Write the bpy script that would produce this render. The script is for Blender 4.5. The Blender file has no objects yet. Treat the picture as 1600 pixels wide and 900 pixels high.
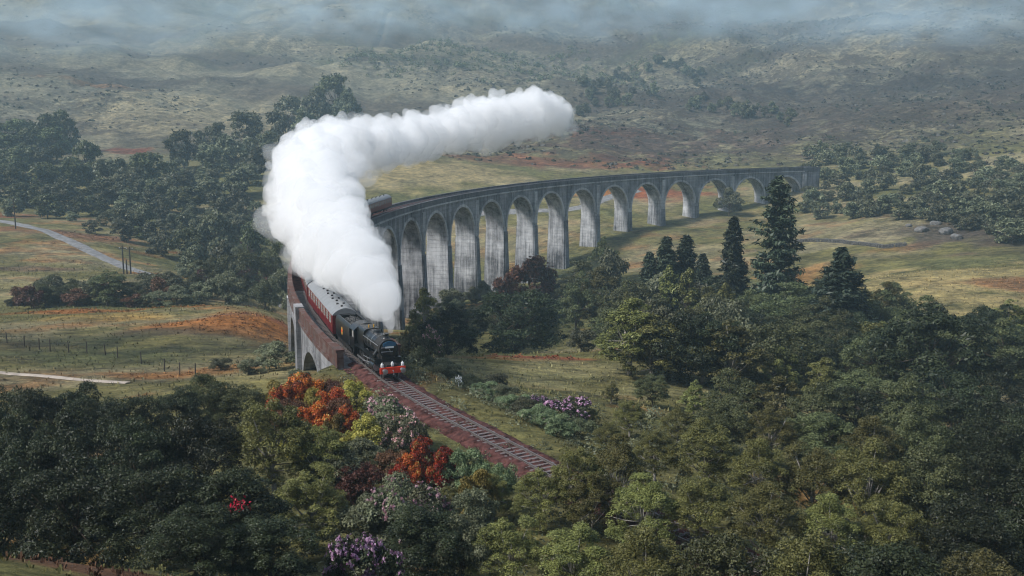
import bpy, bmesh, math, random
import numpy as np
from mathutils import Vector, Matrix

# ------------------------------------------------------------------ camera, world, sun, exposure
S = bpy.context.scene
COL = S.collection
F_PX, PITCH, CAM_H = 1663.7, 0.168026, 22.721
cam_d = bpy.data.cameras.new('camera')
cam = bpy.data.objects.new('camera', cam_d); COL.objects.link(cam)
cam_d.sensor_width = 36.0; cam_d.lens = F_PX / 1600 * 36
cam_d.clip_start = 0.5; cam_d.clip_end = 9000
cam.location = (0, 0, CAM_H); cam.rotation_euler = (math.pi / 2 - PITCH, 0, 0)
S.camera = cam

SUN_AZ, SUN_EL = math.radians(247), math.radians(47)     # compass style: where the sun stands, 0 = +y, 90 = +x
world = bpy.data.worlds.new('World'); S.world = world; world.use_nodes = True
wn = world.node_tree.nodes; wl = world.node_tree.links
wn.clear()
sky_n = wn.new('ShaderNodeTexSky'); sky_n.sky_type = 'NISHITA'; sky_n.sun_disc = False
sky_n.sun_elevation = SUN_EL; sky_n.sun_rotation = SUN_AZ
sky_n.air_density = 1.0; sky_n.dust_density = 2.0; sky_n.ozone_density = 1.0
bgn = wn.new('ShaderNodeBackground'); bgn.inputs[1].default_value = 0.095
won = wn.new('ShaderNodeOutputWorld')
wl.new(sky_n.outputs[0], bgn.inputs[0]); wl.new(bgn.outputs[0], won.inputs[0])
sun_d = bpy.data.lights.new('sun', 'SUN'); sun_d.energy = 3.5; sun_d.angle = math.radians(10); sun_d.color = (1.0, 0.98, 0.955)
sun = bpy.data.objects.new('sun', sun_d); COL.objects.link(sun)
sdir = Vector((math.sin(SUN_AZ) * math.cos(SUN_EL), math.cos(SUN_AZ) * math.cos(SUN_EL), math.sin(SUN_EL)))
sun.rotation_euler = sdir.to_track_quat('Z', 'Y').to_euler()
sun.location = (-60, -40, 120)
S.view_settings.view_transform = 'Standard'; S.view_settings.look = 'None'
S.view_settings.exposure = 0.50; S.view_settings.gamma = 1.0
S.view_settings.use_curve_mapping = False
S.render.engine = 'CYCLES'
S.cycles.use_denoising = True; S.cycles.filter_width = 1.15
S.cycles.use_adaptive_sampling = True; S.cycles.adaptive_threshold = 0.02
S.cycles.max_bounces = 22; S.cycles.diffuse_bounces = 3; S.cycles.glossy_bounces = 2
S.cycles.transmission_bounces = 3; S.cycles.volume_bounces = 20; S.cycles.transparent_max_bounces = 24
S.cycles.volume_step_rate = 1.0; S.cycles.volume_max_steps = 256
S.cycles.sample_clamp_indirect = 20.0

# ------------------------------------------------------------------ geometry of the place
R, CX, CY = 241.0, 209.957, 184.626
TH0, DTH, SLOPE = 3.03265, 17.6892 / 241.0, -0.002914
COSP, SINP = math.cos(PITCH), math.sin(PITCH)

def at(px, py, Y):
    """the point at distance Y north of the viewpoint that shows at this spot of the photograph"""
    a = (px - 800) / F_PX; b = (450 - py) / F_PX
    d = Vector((a, COSP + SINP * b, -SINP + COSP * b))
    return Vector((0, 0, CAM_H)) + d * (Y / d.y)

def deck_z(th): return SLOPE * R * (TH0 - th)
def W(th, r, z): return (CX + r * math.cos(th), CY + r * math.sin(th), z + deck_z(th))

def hash2(ix, iy, seed):
    n = (ix.astype(np.int64) * 374761393 + iy.astype(np.int64) * 668265263 + seed * 1442695041) & 0x7fffffff
    n = ((n ^ (n >> 13)) * 1274126177) & 0x7fffffff
    return ((n ^ (n >> 16)) & 0xffff) / 65535.0
def vnoise(x, y, seed=0):
    x = np.asarray(x, float); y = np.asarray(y, float)
    ix = np.floor(x); iy = np.floor(y); fx = x - ix; fy = y - iy
    fx = fx * fx * (3 - 2 * fx); fy = fy * fy * (3 - 2 * fy)
    a = hash2(ix, iy, seed); b = hash2(ix + 1, iy, seed); c = hash2(ix, iy + 1, seed); d = hash2(ix + 1, iy + 1, seed)
    return (a * (1 - fx) + b * fx) * (1 - fy) + (c * (1 - fx) + d * fx) * fy
def fbm(x, y, seed=0, o=4):
    s = 0; a = .5; t = 0
    x = np.asarray(x, float); y = np.asarray(y, float)
    for i in range(o):
        ca, sa = math.cos(.6 + 1.1 * i), math.sin(.6 + 1.1 * i)
        s = s + a * vnoise((x * ca - y * sa) * 2 ** i + 17.3 * i, (x * sa + y * ca) * 2 ** i - 9.1 * i, seed + i); t += a; a *= .5
    return s / t - .5

# the railway's centre line: the viaduct's circle, then an easement, then a gentle bend; s = metres behind the engine's front
def build_path():
    pts = []
    th = 2.10
    while th < 3.55:
        u_ = min(1, max(0, (3.40 - th) / .25)); pts.append(W(th, R, 1.0 * u_ * u_ * (3 - 2 * u_))); th += 0.004
    p0 = Vector(W(3.55, R, 0)); t0 = Vector((-math.sin(3.55), math.cos(3.55), 0))
    p1 = Vector((2.25, 64.2, .42)); t1 = Vector((.498, -.867, 0))
    L = (p1 - p0).length
    for i in range(31):
        t = i / 30; h = (2*t**3-3*t**2+1, t**3-2*t**2+t, -2*t**3+3*t**2, t**3-t**2)
        pts.append(tuple(p0 * h[0] + t0 * L * h[1] + p1 * h[2] + t1 * L * h[3]))
    p = Vector(p1); ang = math.atan2(t1.y, t1.x)
    for i in range(60):
        ang += 1.0 / 110; p = p + Vector((math.cos(ang), math.sin(ang), 0)); pts.append(tuple(p))
    return np.array(pts)
PATH = build_path()
PS = np.concatenate([[0], np.cumsum(np.linalg.norm(np.diff(PATH, axis=0), axis=1))])
_front = np.argmin(np.hypot(PATH[:, 0] - W(3.5667, R, 0)[0], PATH[:, 1] - W(3.5667, R, 0)[1]))
S0 = PS[_front]
def path(s):
    """point at s metres behind the engine's front (negative: ahead of it)"""
    q = S0 - s
    return Vector([np.interp(q, PS, PATH[:, i]) for i in range(3)])
def path_t(s):
    return (path(s - .5) - path(s + .5)).normalized()

# ---- ground heights
CP = []
for a in [(744,465,277),(889,421,322),(935,384,337),(985,361,350),(1040,352,363),(1092,339,374),(1145,330,384),(1197,318,393),(1254,300,402),
          (300,500,163),(100,500,165),(430,500,160),(200,482,188),(60,482,190),(410,482,180),(300,590,119),(100,590,122),(0,585,124),(-200,560,130),(430,590,108),
          (0,345,320),(100,375,285),(290,440,232),(20,420,245),(150,425,240),(0,455,215),(-200,400,260),
          (100,330,370),(250,300,400),(100,215,560),(400,205,600),(400,130,760),(200,100,850),(100,0,1150),(800,0,1300),(1500,0,1150),(550,60,1000),
          (1000,100,950),(1300,100,850),(1550,100,800),(700,250,470),(560,300,400),(900,230,530),(1000,250,500),(1200,200,600),(1400,190,560),(1580,190,520),
          (1400,332,335),(1300,345,345),(1450,270,420),(1590,370,290),(1590,300,360),(1500,530,178),(1590,545,165),(1400,430,235),(1550,440,220),(1300,400,290),(1250,450,260),(1800,420,230),
          (850,560,129),(950,548,140),(760,592,110),(700,572,109),(900,480,230),(1000,430,270),(1100,500,200),(560,480,290),(445,465,262)]:
    CP.append(tuple(at(*a)))
CP += [(-23,245,-26),(-27,228,-25),(-30,205,-22),(-31,185,-19),(-31,160,-14),(-27,138,-9.5),(-21,115,-5.8),(-16,100,-4),(-40,130,-9),
       (-11.5,90,-1.6),(-6,78,-.7),(2,64.5,-.7),(10,50,-.5),(-45,80,-5.5),(-40,60,-4),(-28,47,-1),(-22,60,-.5),(-9,50,1.5),(-13,70,-.6),(-10,58,.8),(-14,32,8.6),(-30,32,8.8),(-5,33,5),(0,20,11),(14,36,-.5),(0,0,20.6),(0,-40,33),
       (-40,18,15),(-100,60,-3),(-150,100,-5),(-120,25,12),(30,80,-7),(50,110,-12),(60,60,-8),(90,60,-7),(30,48,-4),(120,100,-9),(60,20,3),(100,20,5),(150,60,0),(20,20,8),(-60,100,-7),(-90,90,-6),
       (-1500,1500,300),(1500,1500,300),(0,2300,330),(-1400,600,180),(1400,600,200),(-900,2300,340),(900,2300,340),(-700,300,60),(700,300,80),(-450,150,22),(450,150,40),
       (0,-300,100),(-600,-250,110),(600,-250,120),(-1500,-300,220),(1500,-300,220),(-1500,2500,340),(1500,2500,340)]
CP = np.array(CP)
def tps_k(d2): return np.where(d2 > 1e-9, d2 * np.log(d2 + 1e-12), 0.0)
def tps_fit(P, lam=2.0):
    q = P[:, :2] / 100.0; n = len(P)
    d2 = ((q[:, None] - q[None]) ** 2).sum(-1)
    A = np.zeros((n + 3, n + 3)); A[:n, :n] = tps_k(d2) + lam * 1e-3 * np.eye(n)
    A[:n, n] = 1; A[:n, n + 1:] = q; A[n, :n] = 1; A[n + 1:, :n] = q.T
    b = np.concatenate([P[:, 2], [0, 0, 0]])
    return q, np.linalg.solve(A, b)
TQ, TW = tps_fit(CP)
def _axis(a, b, f0, f1, h, g):
    xs = list(np.arange(f0, f1 + 1e-6, h)); s = h; x = xs[-1]
    while x < b: s *= g; x += s; xs.append(x)
    s = h; x = f0; lo = []
    while x > a: s *= g; x -= s; lo.append(x)
    return np.array(lo[::-1] + xs)
_AX, _AY = _axis(-1800, 1800, -150, 150, 4, 1.06), _axis(-350, 2800, -20, 420, 4, 1.05)
_mx, _my = np.meshgrid(_AX, _AY)
_TZ = np.full(_mx.shape, TW[-3]) + TW[-2] * _mx / 100 + TW[-1] * _my / 100
for _i in range(len(TQ)):
    _TZ += TW[_i] * tps_k((_mx / 100 - TQ[_i, 0]) ** 2 + (_my / 100 - TQ[_i, 1]) ** 2)
def base_h(x, y):
    i = np.clip(np.searchsorted(_AX, x) - 1, 0, len(_AX) - 2); j = np.clip(np.searchsorted(_AY, y) - 1, 0, len(_AY) - 2)
    u = np.clip((x - _AX[i]) / (_AX[i + 1] - _AX[i]), 0, 1); v = np.clip((y - _AY[j]) / (_AY[j + 1] - _AY[j]), 0, 1)
    return (_TZ[j, i] * (1 - u) + _TZ[j, i + 1] * u) * (1 - v) + (_TZ[j + 1, i] * (1 - u) + _TZ[j + 1, i + 1] * u) * v
def ground(x, y):
    x = np.atleast_1d(np.asarray(x, float)); y = np.atleast_1d(np.asarray(y, float))
    z = base_h(x, y)
    far = np.clip((y - 380) / 500, 0, 1)
    z = z + fbm(x / 14, y / 14, 3, 3) * (.9 + 1.5 * far) + fbm(x / 60, y / 60, 9, 3) * (24 * far)
    z = z + fbm(x / 190, y / 190, 21, 3) * 72 * np.clip((y - 560) / 500, 0, 1)
    hum = np.abs(fbm(x / 26, y / 20, 31, 3)) * 9 * np.clip((y - 450) / 250, 0, 1)
    z = z + hum
    side = np.clip((x - (y - 500) * .12 + 90) / 160, 0, 1)
    rug = np.clip((y - 440) / 90, 0, 1) * (.45 + .55 * side)
    rock = fbm(x / 11, y / 9, 53, 3); z = z + rug * (np.maximum(rock, -.08) * 6.5 + np.abs(fbm(x / 45, y / 38, 57, 3)) * 9)
    gul = np.abs(fbm(x / 70 + y / 400, y / 260, 59, 2)); z = z - np.clip(.05 - gul, 0, .05) * 55 * np.clip((y - 560) / 200, 0, 1)
    # level the ground along the railway past the viaduct
    near = (np.abs(x) < 110) & (y < 130) & (y > -40)
    if near.any():
        pts = PATH[PS > S0 - 7.5]
        xs, ys = x[near], y[near]
        d = np.full(xs.shape, 1e9); zz = np.zeros(xs.shape)
        for p in pts[::2]:
            dd = np.hypot(xs - p[0], ys - p[1]); m = dd < d; d[m] = dd[m]; zz[m] = p[2]
        w = np.clip((9.0 - d) / 5.5, 0, 1); w = w * w * (3 - 2 * w)
        z[near] = z[near] * (1 - w) + (zz - .5) * w
    return z
def gz(x, y): return float(ground([x], [y])[0])

# ------------------------------------------------------------------ materials
def new_mat(name):
    m = bpy.data.materials.new(name); m.use_nodes = True
    nt = m.node_tree; nt.nodes.clear()
    out = nt.nodes.new('ShaderNodeOutputMaterial')
    return m, nt, out
def N(nt, t, **kw):
    n = nt.nodes.new(t)
    for k, v in kw.items(): setattr(n, k, v)
    return n
def ramp(nt, src, stops):
    r = N(nt, 'ShaderNodeValToRGB'); e = r.color_ramp.elements
    while len(e) < len(stops): e.new(.5)
    for i, (p, c) in enumerate(stops):
        e[i].position = p; e[i].color = (*c, 1) if len(c) == 3 else c
    nt.links.new(src, r.inputs[0]); return r.outputs[0]
def noise(nt, vec, scale, detail=4, rough=.55, dist=0):
    n = N(nt, 'ShaderNodeTexNoise'); n.inputs['Scale'].default_value = scale; n.inputs['Detail'].default_value = detail
    n.inputs['Roughness'].default_value = rough; n.inputs['Distortion'].default_value = dist
    if vec is not None: nt.links.new(vec, n.inputs['Vector'])
    return n.outputs['Fac']
def mapping(nt, vec, sc):
    m = N(nt, 'ShaderNodeMapping'); m.inputs['Scale'].default_value = sc; nt.links.new(vec, m.inputs[0]); return m.outputs[0]
def mix(nt, fac, a, b, mode='MIX'):
    m = N(nt, 'ShaderNodeMix', data_type='RGBA', blend_type=mode)
    for s, v in ((m.inputs[0], fac), (m.inputs[6], a), (m.inputs[7], b)):
        if hasattr(v, 'links'): nt.links.new(v, s)
        elif isinstance(v, (int, float)): s.default_value = v
        else: s.default_value = (*v, 1)
    return m.outputs[2]
def math_(nt, op, a, b=None, clamp=False):
    m = N(nt, 'ShaderNodeMath', operation=op, use_clamp=clamp)
    for s, v in ((m.inputs[0], a), (m.inputs[1], b)):
        if v is None: continue
        if hasattr(v, 'links'): nt.links.new(v, s)
        else: s.default_value = v
    return m.outputs[0]
def bsdf(nt, out, col, rough=.7, metal=0, spec=.3, bump=None, bstr=.5, bdist=.1):
    b = N(nt, 'ShaderNodeBsdfPrincipled')
    if hasattr(col, 'links'): nt.links.new(col, b.inputs['Base Color'])
    else: b.inputs['Base Color'].default_value = (*col, 1)
    if hasattr(rough, 'links'): nt.links.new(rough, b.inputs['Roughness'])
    else: b.inputs['Roughness'].default_value = rough
    b.inputs['Metallic'].default_value = metal; b.inputs['Specular IOR Level'].default_value = spec
    if bump is not None:
        n = N(nt, 'ShaderNodeBump'); n.inputs['Strength'].default_value = bstr; n.inputs['Distance'].default_value = bdist
        nt.links.new(bump, n.inputs['Height']); nt.links.new(n.outputs[0], b.inputs['Normal'])
    nt.links.new(b.outputs[0], out.inputs['Surface']); return b
def objco(nt): return N(nt, 'ShaderNodeTexCoord').outputs['Object']

def plain(name, col, rough=.6, metal=0, spec=.4, var=.25, scale=3.0, bstr=.15):
    m, nt, out = new_mat(name)
    c = objco(nt); n = noise(nt, c, scale, 5)
    lo = tuple(v * (1 - var) for v in col); hi = tuple(min(1, v * (1 + var)) for v in col)
    bsdf(nt, out, ramp(nt, n, [(.3, lo), (.7, hi)]), rough, metal, spec, noise(nt, c, scale * 6, 3), bstr, .03)
    return m

def foliage(name, dark, light, trans=.2, rough=.5, stops=None):
    m, nt, out = new_mat(name)
    at_ = N(nt, 'ShaderNodeAttribute', attribute_name='leaf')
    oi = N(nt, 'ShaderNodeObjectInfo')
    col = ramp(nt, at_.outputs['Fac'], stops) if stops else mix(nt, at_.outputs['Fac'], dark, light)
    hsv = N(nt, 'ShaderNodeHueSaturation')
    nt.links.new(math_(nt, 'ADD', math_(nt, 'MULTIPLY', oi.outputs['Random'], .05), .475), hsv.inputs['Hue'])
    nt.links.new(math_(nt, 'ADD', math_(nt, 'MULTIPLY', oi.outputs['Random'], .85), .55), hsv.inputs['Value'])
    nt.links.new(col, hsv.inputs['Color'])
    b = N(nt, 'ShaderNodeBsdfPrincipled'); b.inputs['Roughness'].default_value = rough; b.inputs['Specular IOR Level'].default_value = .3
    nt.links.new(hsv.outputs[0], b.inputs['Base Color'])
    t = N(nt, 'ShaderNodeBsdfTranslucent'); nt.links.new(hsv.outputs[0], t.inputs[0])
    ms = N(nt, 'ShaderNodeMixShader'); ms.inputs[0].default_value = trans
    nt.links.new(b.outputs[0], ms.inputs[1]); nt.links.new(t.outputs[0], ms.inputs[2]); nt.links.new(ms.outputs[0], out.inputs['Surface'])
    return m

def concrete(name, pale, dark, streak, red=None, seep=0.0, algae=0.0):
    """board-marked mass concrete with rain streaks and lime"""
    m, nt, out = new_mat(name)
    c = objco(nt)
    st = noise(nt, mapping(nt, c, (1.1, 1.1, .07)), 1.0, 5, .6)
    st2 = noise(nt, mapping(nt, c, (2.3, 2.3, .16)), 1.0, 3, .6)
    pat = noise(nt, c, .17, 7, .72)
    v = math_(nt, 'ADD', math_(nt, 'ADD', math_(nt, 'MULTIPLY', st, .42), math_(nt, 'MULTIPLY', st2, .25)), math_(nt, 'MULTIPLY', pat, .78))
    sep = N(nt, 'ShaderNodeSeparateXYZ'); nt.links.new(c, sep.inputs[0])
    if seep or algae:                                               # damp seeping from the deck, algae climbing from the foot
        zw = math_(nt, 'ADD', sep.outputs[2], math_(nt, 'MULTIPLY', math_(nt, 'SUBTRACT', st2, .5), 9.0))
        up = N(nt, 'ShaderNodeMapRange'); up.inputs[1].default_value = -11; up.inputs[2].default_value = -5; nt.links.new(zw, up.inputs[0])
        dn = N(nt, 'ShaderNodeMapRange'); dn.inputs[1].default_value = -15; dn.inputs[2].default_value = -23; nt.links.new(zw, dn.inputs[0])
        v = math_(nt, 'SUBTRACT', math_(nt, 'SUBTRACT', v, math_(nt, 'MULTIPLY', up.outputs[0], seep)), math_(nt, 'MULTIPLY', dn.outputs[0], algae))
    col = ramp(nt, v, [(streak - .17, dark), (streak - .02, tuple(a * .42 + b * .58 for a, b in zip(pale, dark))), (streak + .17, pale)])
    zz = math_(nt, 'ADD', math_(nt, 'MULTIPLY', sep.outputs[2], 1 / .95), math_(nt, 'MULTIPLY', pat, .25))
    fr = math_(nt, 'FRACT', zz)
    line = math_(nt, 'LESS_THAN', fr, .09)
    lift = noise(nt, mapping(nt, c, (.05, .05, 1.05)), 1.0, 2)
    col = mix(nt, math_(nt, 'MULTIPLY', math_(nt, 'MULTIPLY', line, pat), .45), col, tuple(a * .6 for a in dark))
    col = mix(nt, 1.0, col, ramp(nt, lift, [(.3, (.88, .88, .885)), (.7, (1.06, 1.06, 1.055))]), 'MULTIPLY')
    if red:
        col = mix(nt, ramp(nt, noise(nt, c, .9, 5), [(.38, (0, 0, 0)), (.6, (1, 1, 1))]), col, red)
    h = math_(nt, 'SUBTRACT', math_(nt, 'ADD', noise(nt, c, 5, 4), math_(nt, 'MULTIPLY', lift, 1.5)), math_(nt, 'MULTIPLY', line, .8))
    bsdf(nt, out, col, .85, 0, .2, h, .6, .08)
    return m

M = {}
M['concrete'] = concrete('concrete_pale', (.50, .505, .515), (.045, .045, .048), .70, None, .07, .12)
M['concrete_ring'] = concrete('concrete_trim', (.50, .50, .505), (.06, .06, .064), .64)
M['concrete_dark'] = concrete('concrete_stained', (.33, .335, .345), (.035, .036, .04), .71)
M['parapet_dark'] = concrete('parapet_sooty', (.17, .172, .18), (.028, .028, .03), .70)
M['concrete_front'] = concrete('concrete_weathered', (.30, .30, .31), (.03, .03, .033), .70)
M['parapet_red'] = concrete('parapet_rusty', (.16, .12, .108), (.032, .026, .025), .68, (.085, .037, .028))
M['bark'] = plain('bark', (.09, .07, .055), .9, 0, .1, .4, 6)
M['birch_bark'] = plain('birch_bark', (.34, .31, .27), .8, 0, .1, .45, 9)
M['birch'] = foliage('birch_leaf', (.045, .05, .013), (.26, .255, .08))
M['broad'] = foliage('broadleaf', (.026, .034, .014), (.16, .172, .07))
M['dark'] = foliage('dark_leaf', (.010, .014, .007), (.058, .07, .03))  # dark leaves; colour deepened further to stand in for dim light in front
M['grey'] = foliage('grey_leaf', (.045, .052, .028), (.21, .215, .12))
M['pale'] = foliage('pale_leaf', (.05, .07, .03), (.22, .26, .13))
M['conifer'] = foliage('needles', (.014, .023, .014), (.07, .092, .05), .1)
M['fir'] = foliage('fir_needles', (.018, .035, .024), (.09, .13, .08), .1)
M['rust'] = foliage('rusty_leaf', (.06, .022, .012), (.17, .075, .045))
M['orange'] = foliage('orange_leaf', (0, 0, 0), (1, 1, 1), stops=[(.08, (.05, .03, .012)), (.3, (.26, .045, .012)), (.55, (.52, .095, .018)), (.72, (.66, .19, .035)), (.85, (.38, .33, .09))])
M['yellow'] = foliage('yellow_leaf', (.09, .08, .015), (.42, .34, .08))
M['purple'] = foliage('purple_blossom', (.26, .11, .22), (.62, .42, .57))
M['pink'] = foliage('pink_blossom', (.35, .16, .18), (.70, .48, .50))
M['red'] = foliage('red_leaf', (.35, .01, .006), (.8, .04, .02))
M['rail'] = plain('rail_steel', (.22, .19, .175), .38, .7, .5, .3, 8)
M['sleeper'] = plain('sleeper_concrete', (.15, .128, .124), .85, 0, .2, .3, 5)
M['ballast'] = plain('ballast_red', (.072, .031, .027), .95, 0, .1, .8, 1.8, 1.0)
M['stone'] = plain('grey_stone', (.13, .125, .118), .9, 0, .2, .45, 2.5, .8)
M['wood'] = plain('weathered_wood', (.055, .045, .04), .9, 0, .1, .3, 6)
M['white_paint'] = plain('white_paint', (.75, .76, .75), .5, 0, .3, .08, 4)
M['loco_black'] = plain('engine_black', (.007, .0075, .008), .3, .0, .6, .5, 2)
M['grime'] = plain('sooty_metal', (.022, .02, .019), .65, .2, .4, .5, 4)
M['steel'] = plain('bright_steel', (.45, .45, .46), .35, .8, .5, .2, 5)
M['beam_red'] = plain('buffer_red', (.75, .045, .012), .45, 0, .4, .15, 4)
M['blue_plate'] = plain('headboard_blue', (.03, .11, .20), .4, 0, .4, .1, 4)
M['gold'] = plain('crest_gold', (.55, .30, .05), .5, .2, .4, .2, 9)
M['coal'] = plain('coal', (.012, .012, .012), .5, 0, .5, .5, 6, 1.0)
M['maroon'] = plain('coach_maroon', (.125, .012, .015), .35, 0, .5, .2, 2)
M['coach_roof'] = plain('coach_roof', (.19, .20, .21), .6, 0, .3, .15, 1.2)
M['pane'] = plain('window_pane', (.30, .30, .29), .12, 0, .6, .25, 1.6, .0)
M['frame'] = plain('window_frame', (.30, .20, .15), .5, 0, .3, .1, 5)

def ground_mat():
    m, nt, out = new_mat('moorland')
    a = N(nt, 'ShaderNodeAttribute', attribute_name='ground_col')
    c = objco(nt)
    n1 = noise(nt, mapping(nt, c, (1, 1.7, 1)), .5, 6, .68)
    n2 = noise(nt, c, 3.2, 5, .7)
    n3 = noise(nt, mapping(nt, c, (.13, .17, .1)), 1.0, 8, .72)
    f = math_(nt, 'ADD', math_(nt, 'ADD', math_(nt, 'MULTIPLY', n1, .38), math_(nt, 'MULTIPLY', n2, .24)), math_(nt, 'MULTIPLY', n3, .38))
    tint = ramp(nt, f, [(.40, (.26, .25, .24)), (.47, (.68, .68, .66)), (.53, (1.15, 1.1, 1.02)), (.61, (1.8, 1.7, 1.45))])
    col = mix(nt, 1.0, a.outputs['Color'], tint, 'MULTIPLY')
    h1 = noise(nt, mapping(nt, c, (.30, .42, .3)), 1.0, 7, .72)
    h2 = noise(nt, mapping(nt, c, (.035, .05, .035)), 1.0, 3, .6)
    hv = math_(nt, 'ADD', h1, math_(nt, 'MULTIPLY', math_(nt, 'SUBTRACT', h2, .5), .55))
    hm = ramp(nt, hv, [(.44, (1, 1, 1)), (.53, (0, 0, 0))])
    hm = math_(nt, 'MULTIPLY', hm, a.outputs['Alpha'])
    col = mix(nt, math_(nt, 'MULTIPLY', hm, .88), col, mix(nt, n1, (.025, .025, .018), (.085, .065, .052)))
    f = math_(nt, 'ADD', f, math_(nt, 'MULTIPLY', hm, .5))
    bsdf(nt, out, col, .95, 0, .08, f, 1.0, .8)
    return m
M['ground'] = ground_mat()
def attr_mat(name, rough=.9):
    m, nt, out = new_mat(name)
    a = N(nt, 'ShaderNodeAttribute', attribute_name='ground_col')
    b = bsdf(nt, out, a.outputs['Color'], rough, 0, .1)
    return m
M['tuft'] = attr_mat('moor_grass')
M['road'] = plain('gravel_road', (.20, .195, .19), .95, 0, .1, .35, .8, .8)
M['path'] = plain('pale_path', (.34, .29, .24), .95, 0, .1, .3, .9, .8)

# ------------------------------------------------------------------ mesh helpers
def mesh_np(name, verts, faces, mat=None, smooth=False, attr=None, colattr=None):
    """verts (n,3), faces (m,k) arrays"""
    verts = np.asarray(verts, np.float32); faces = np.asarray(faces, np.int32)
    me = bpy.data.meshes.new(name)
    k = faces.shape[1]
    me.vertices.add(len(verts)); me.vertices.foreach_set('co', verts.ravel())
    me.loops.add(faces.size); me.loops.foreach_set('vertex_index', faces.ravel())
    me.polygons.add(len(faces)); me.polygons.foreach_set('loop_start', np.arange(0, faces.size, k, dtype=np.int32))
    me.polygons.foreach_set('loop_total', np.full(len(faces), k, np.int32))
    if smooth: me.polygons.foreach_set('use_smooth', np.ones(len(faces), bool))
    me.update(calc_edges=True)
    if attr is not None:
        a = me.attributes.new('leaf', 'FLOAT', 'POINT'); a.data.foreach_set('value', np.asarray(attr, np.float32))
    if colattr is not None:
        a = me.attributes.new('ground_col', 'FLOAT_COLOR', 'POINT')
        c = np.ones((len(verts), 4), np.float32); c[:, :colattr.shape[1]] = colattr; a.data.foreach_set('color', c.ravel())
    if mat: me.materials.append(mat)
    return me
def link(name, data, parent=None, loc=None):
    o = bpy.data.objects.new(name, data); COL.objects.link(o)
    if parent is not None: o.parent = parent
    if loc is not None: o.location = loc
    return o
def tag(o, label=None, cat=None, group=None, kind=None):
    if label: o['label'] = label
    if cat: o['category'] = cat
    if group: o['group'] = group
    if kind: o['kind'] = kind
    return o

class MB:
    """collects simple solids; build() links them as one mesh object"""
    def __init__(s): s.v = []; s.f = []
    def add(s, vs, fs):
        b = len(s.v); s.v += [tuple(v) for v in vs]; s.f += [tuple(i + b for i in f) for f in fs]; return s
    def box(s, x0, x1, y0, y1, z0, z1):
        return s.add([(x0,y0,z0),(x1,y0,z0),(x1,y1,z0),(x0,y1,z0),(x0,y0,z1),(x1,y0,z1),(x1,y1,z1),(x0,y1,z1)],
                     [(0,3,2,1),(4,5,6,7),(0,1,5,4),(1,2,6,5),(2,3,7,6),(3,0,4,7)])
    def tube(s, pts, rad, n=8, caps=True):
        pts = [Vector(p) for p in pts]; rings = []
        for i, p in enumerate(pts):
            d = (pts[min(i+1, len(pts)-1)] - pts[max(i-1, 0)]).normalized()
            u = d.cross(Vector((0,0,1)))
            if u.length < 1e-3: u = Vector((1,0,0))
            u.normalize(); w = d.cross(u)
            r = rad[i] if hasattr(rad, '__len__') else rad
            rings.append([p + (u*math.cos(2*math.pi*j/n) + w*math.sin(2*math.pi*j/n))*r for j in range(n)])
        b = len(s.v); s.v += [tuple(v) for rg in rings for v in rg]
        for i in range(len(pts)-1):
            for j in range(n):
                k = (j+1) % n
                s.f.append((b+i*n+j, b+(i+1)*n+j, b+(i+1)*n+k, b+i*n+k))
        if caps:
            s.f.append(tuple(b+j for j in range(n))); s.f.append(tuple(b+(len(pts)-1)*n+j for j in reversed(range(n))))
        return s
    def extrude_x(s, prof, x0, x1, close=True):
        n = len(prof)
        vs = [(x0, y, z) for y, z in prof] + [(x1, y, z) for y, z in prof]
        fs = [(i, (i+1) % n, n+(i+1) % n, n+i) for i in range(n)]
        fs += [tuple(reversed(range(n))), tuple(range(n, 2*n))]
        return s.add(vs, fs)
    def build(s, name, mat, parent=None, smooth=False, bevel=0):
        me = bpy.data.meshes.new(name); me.from_pydata(s.v, [], s.f); me.materials.append(mat)
        bm = bmesh.new(); bm.from_mesh(me); bmesh.ops.recalc_face_normals(bm, faces=bm.faces)
        if bevel: bmesh.ops.bevel(bm, geom=bm.edges[:], offset=bevel, segments=1, affect='EDGES')
        bm.to_mesh(me); bm.free()
        if smooth:
            me.polygons.foreach_set('use_smooth', np.ones(len(me.polygons), bool))
            me.set_sharp_from_angle(angle=math.radians(40))
        return link(name, me, parent)

# ------------------------------------------------------------------ terrain
def graded(a, b, fine0, fine1, h, g):
    xs = list(np.arange(fine0, fine1 + 1e-6, h)); s = h; x = fine1
    while x < b: s *= g; x += s; xs.append(x)
    s = h; x = fine0; lo = []
    while x > a: s *= g; x -= s; lo.append(x)
    return np.array(lo[::-1] + xs)
GX = graded(-1700, 1700, -115, 125, .95, 1.019)
GY = graded(-320, 2700, 22, 205, .95, 1.013)
gx, gy = np.meshgrid(GX, GY); fx, fy = gx.ravel(), gy.ravel()
fz = ground(fx, fy)

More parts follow.
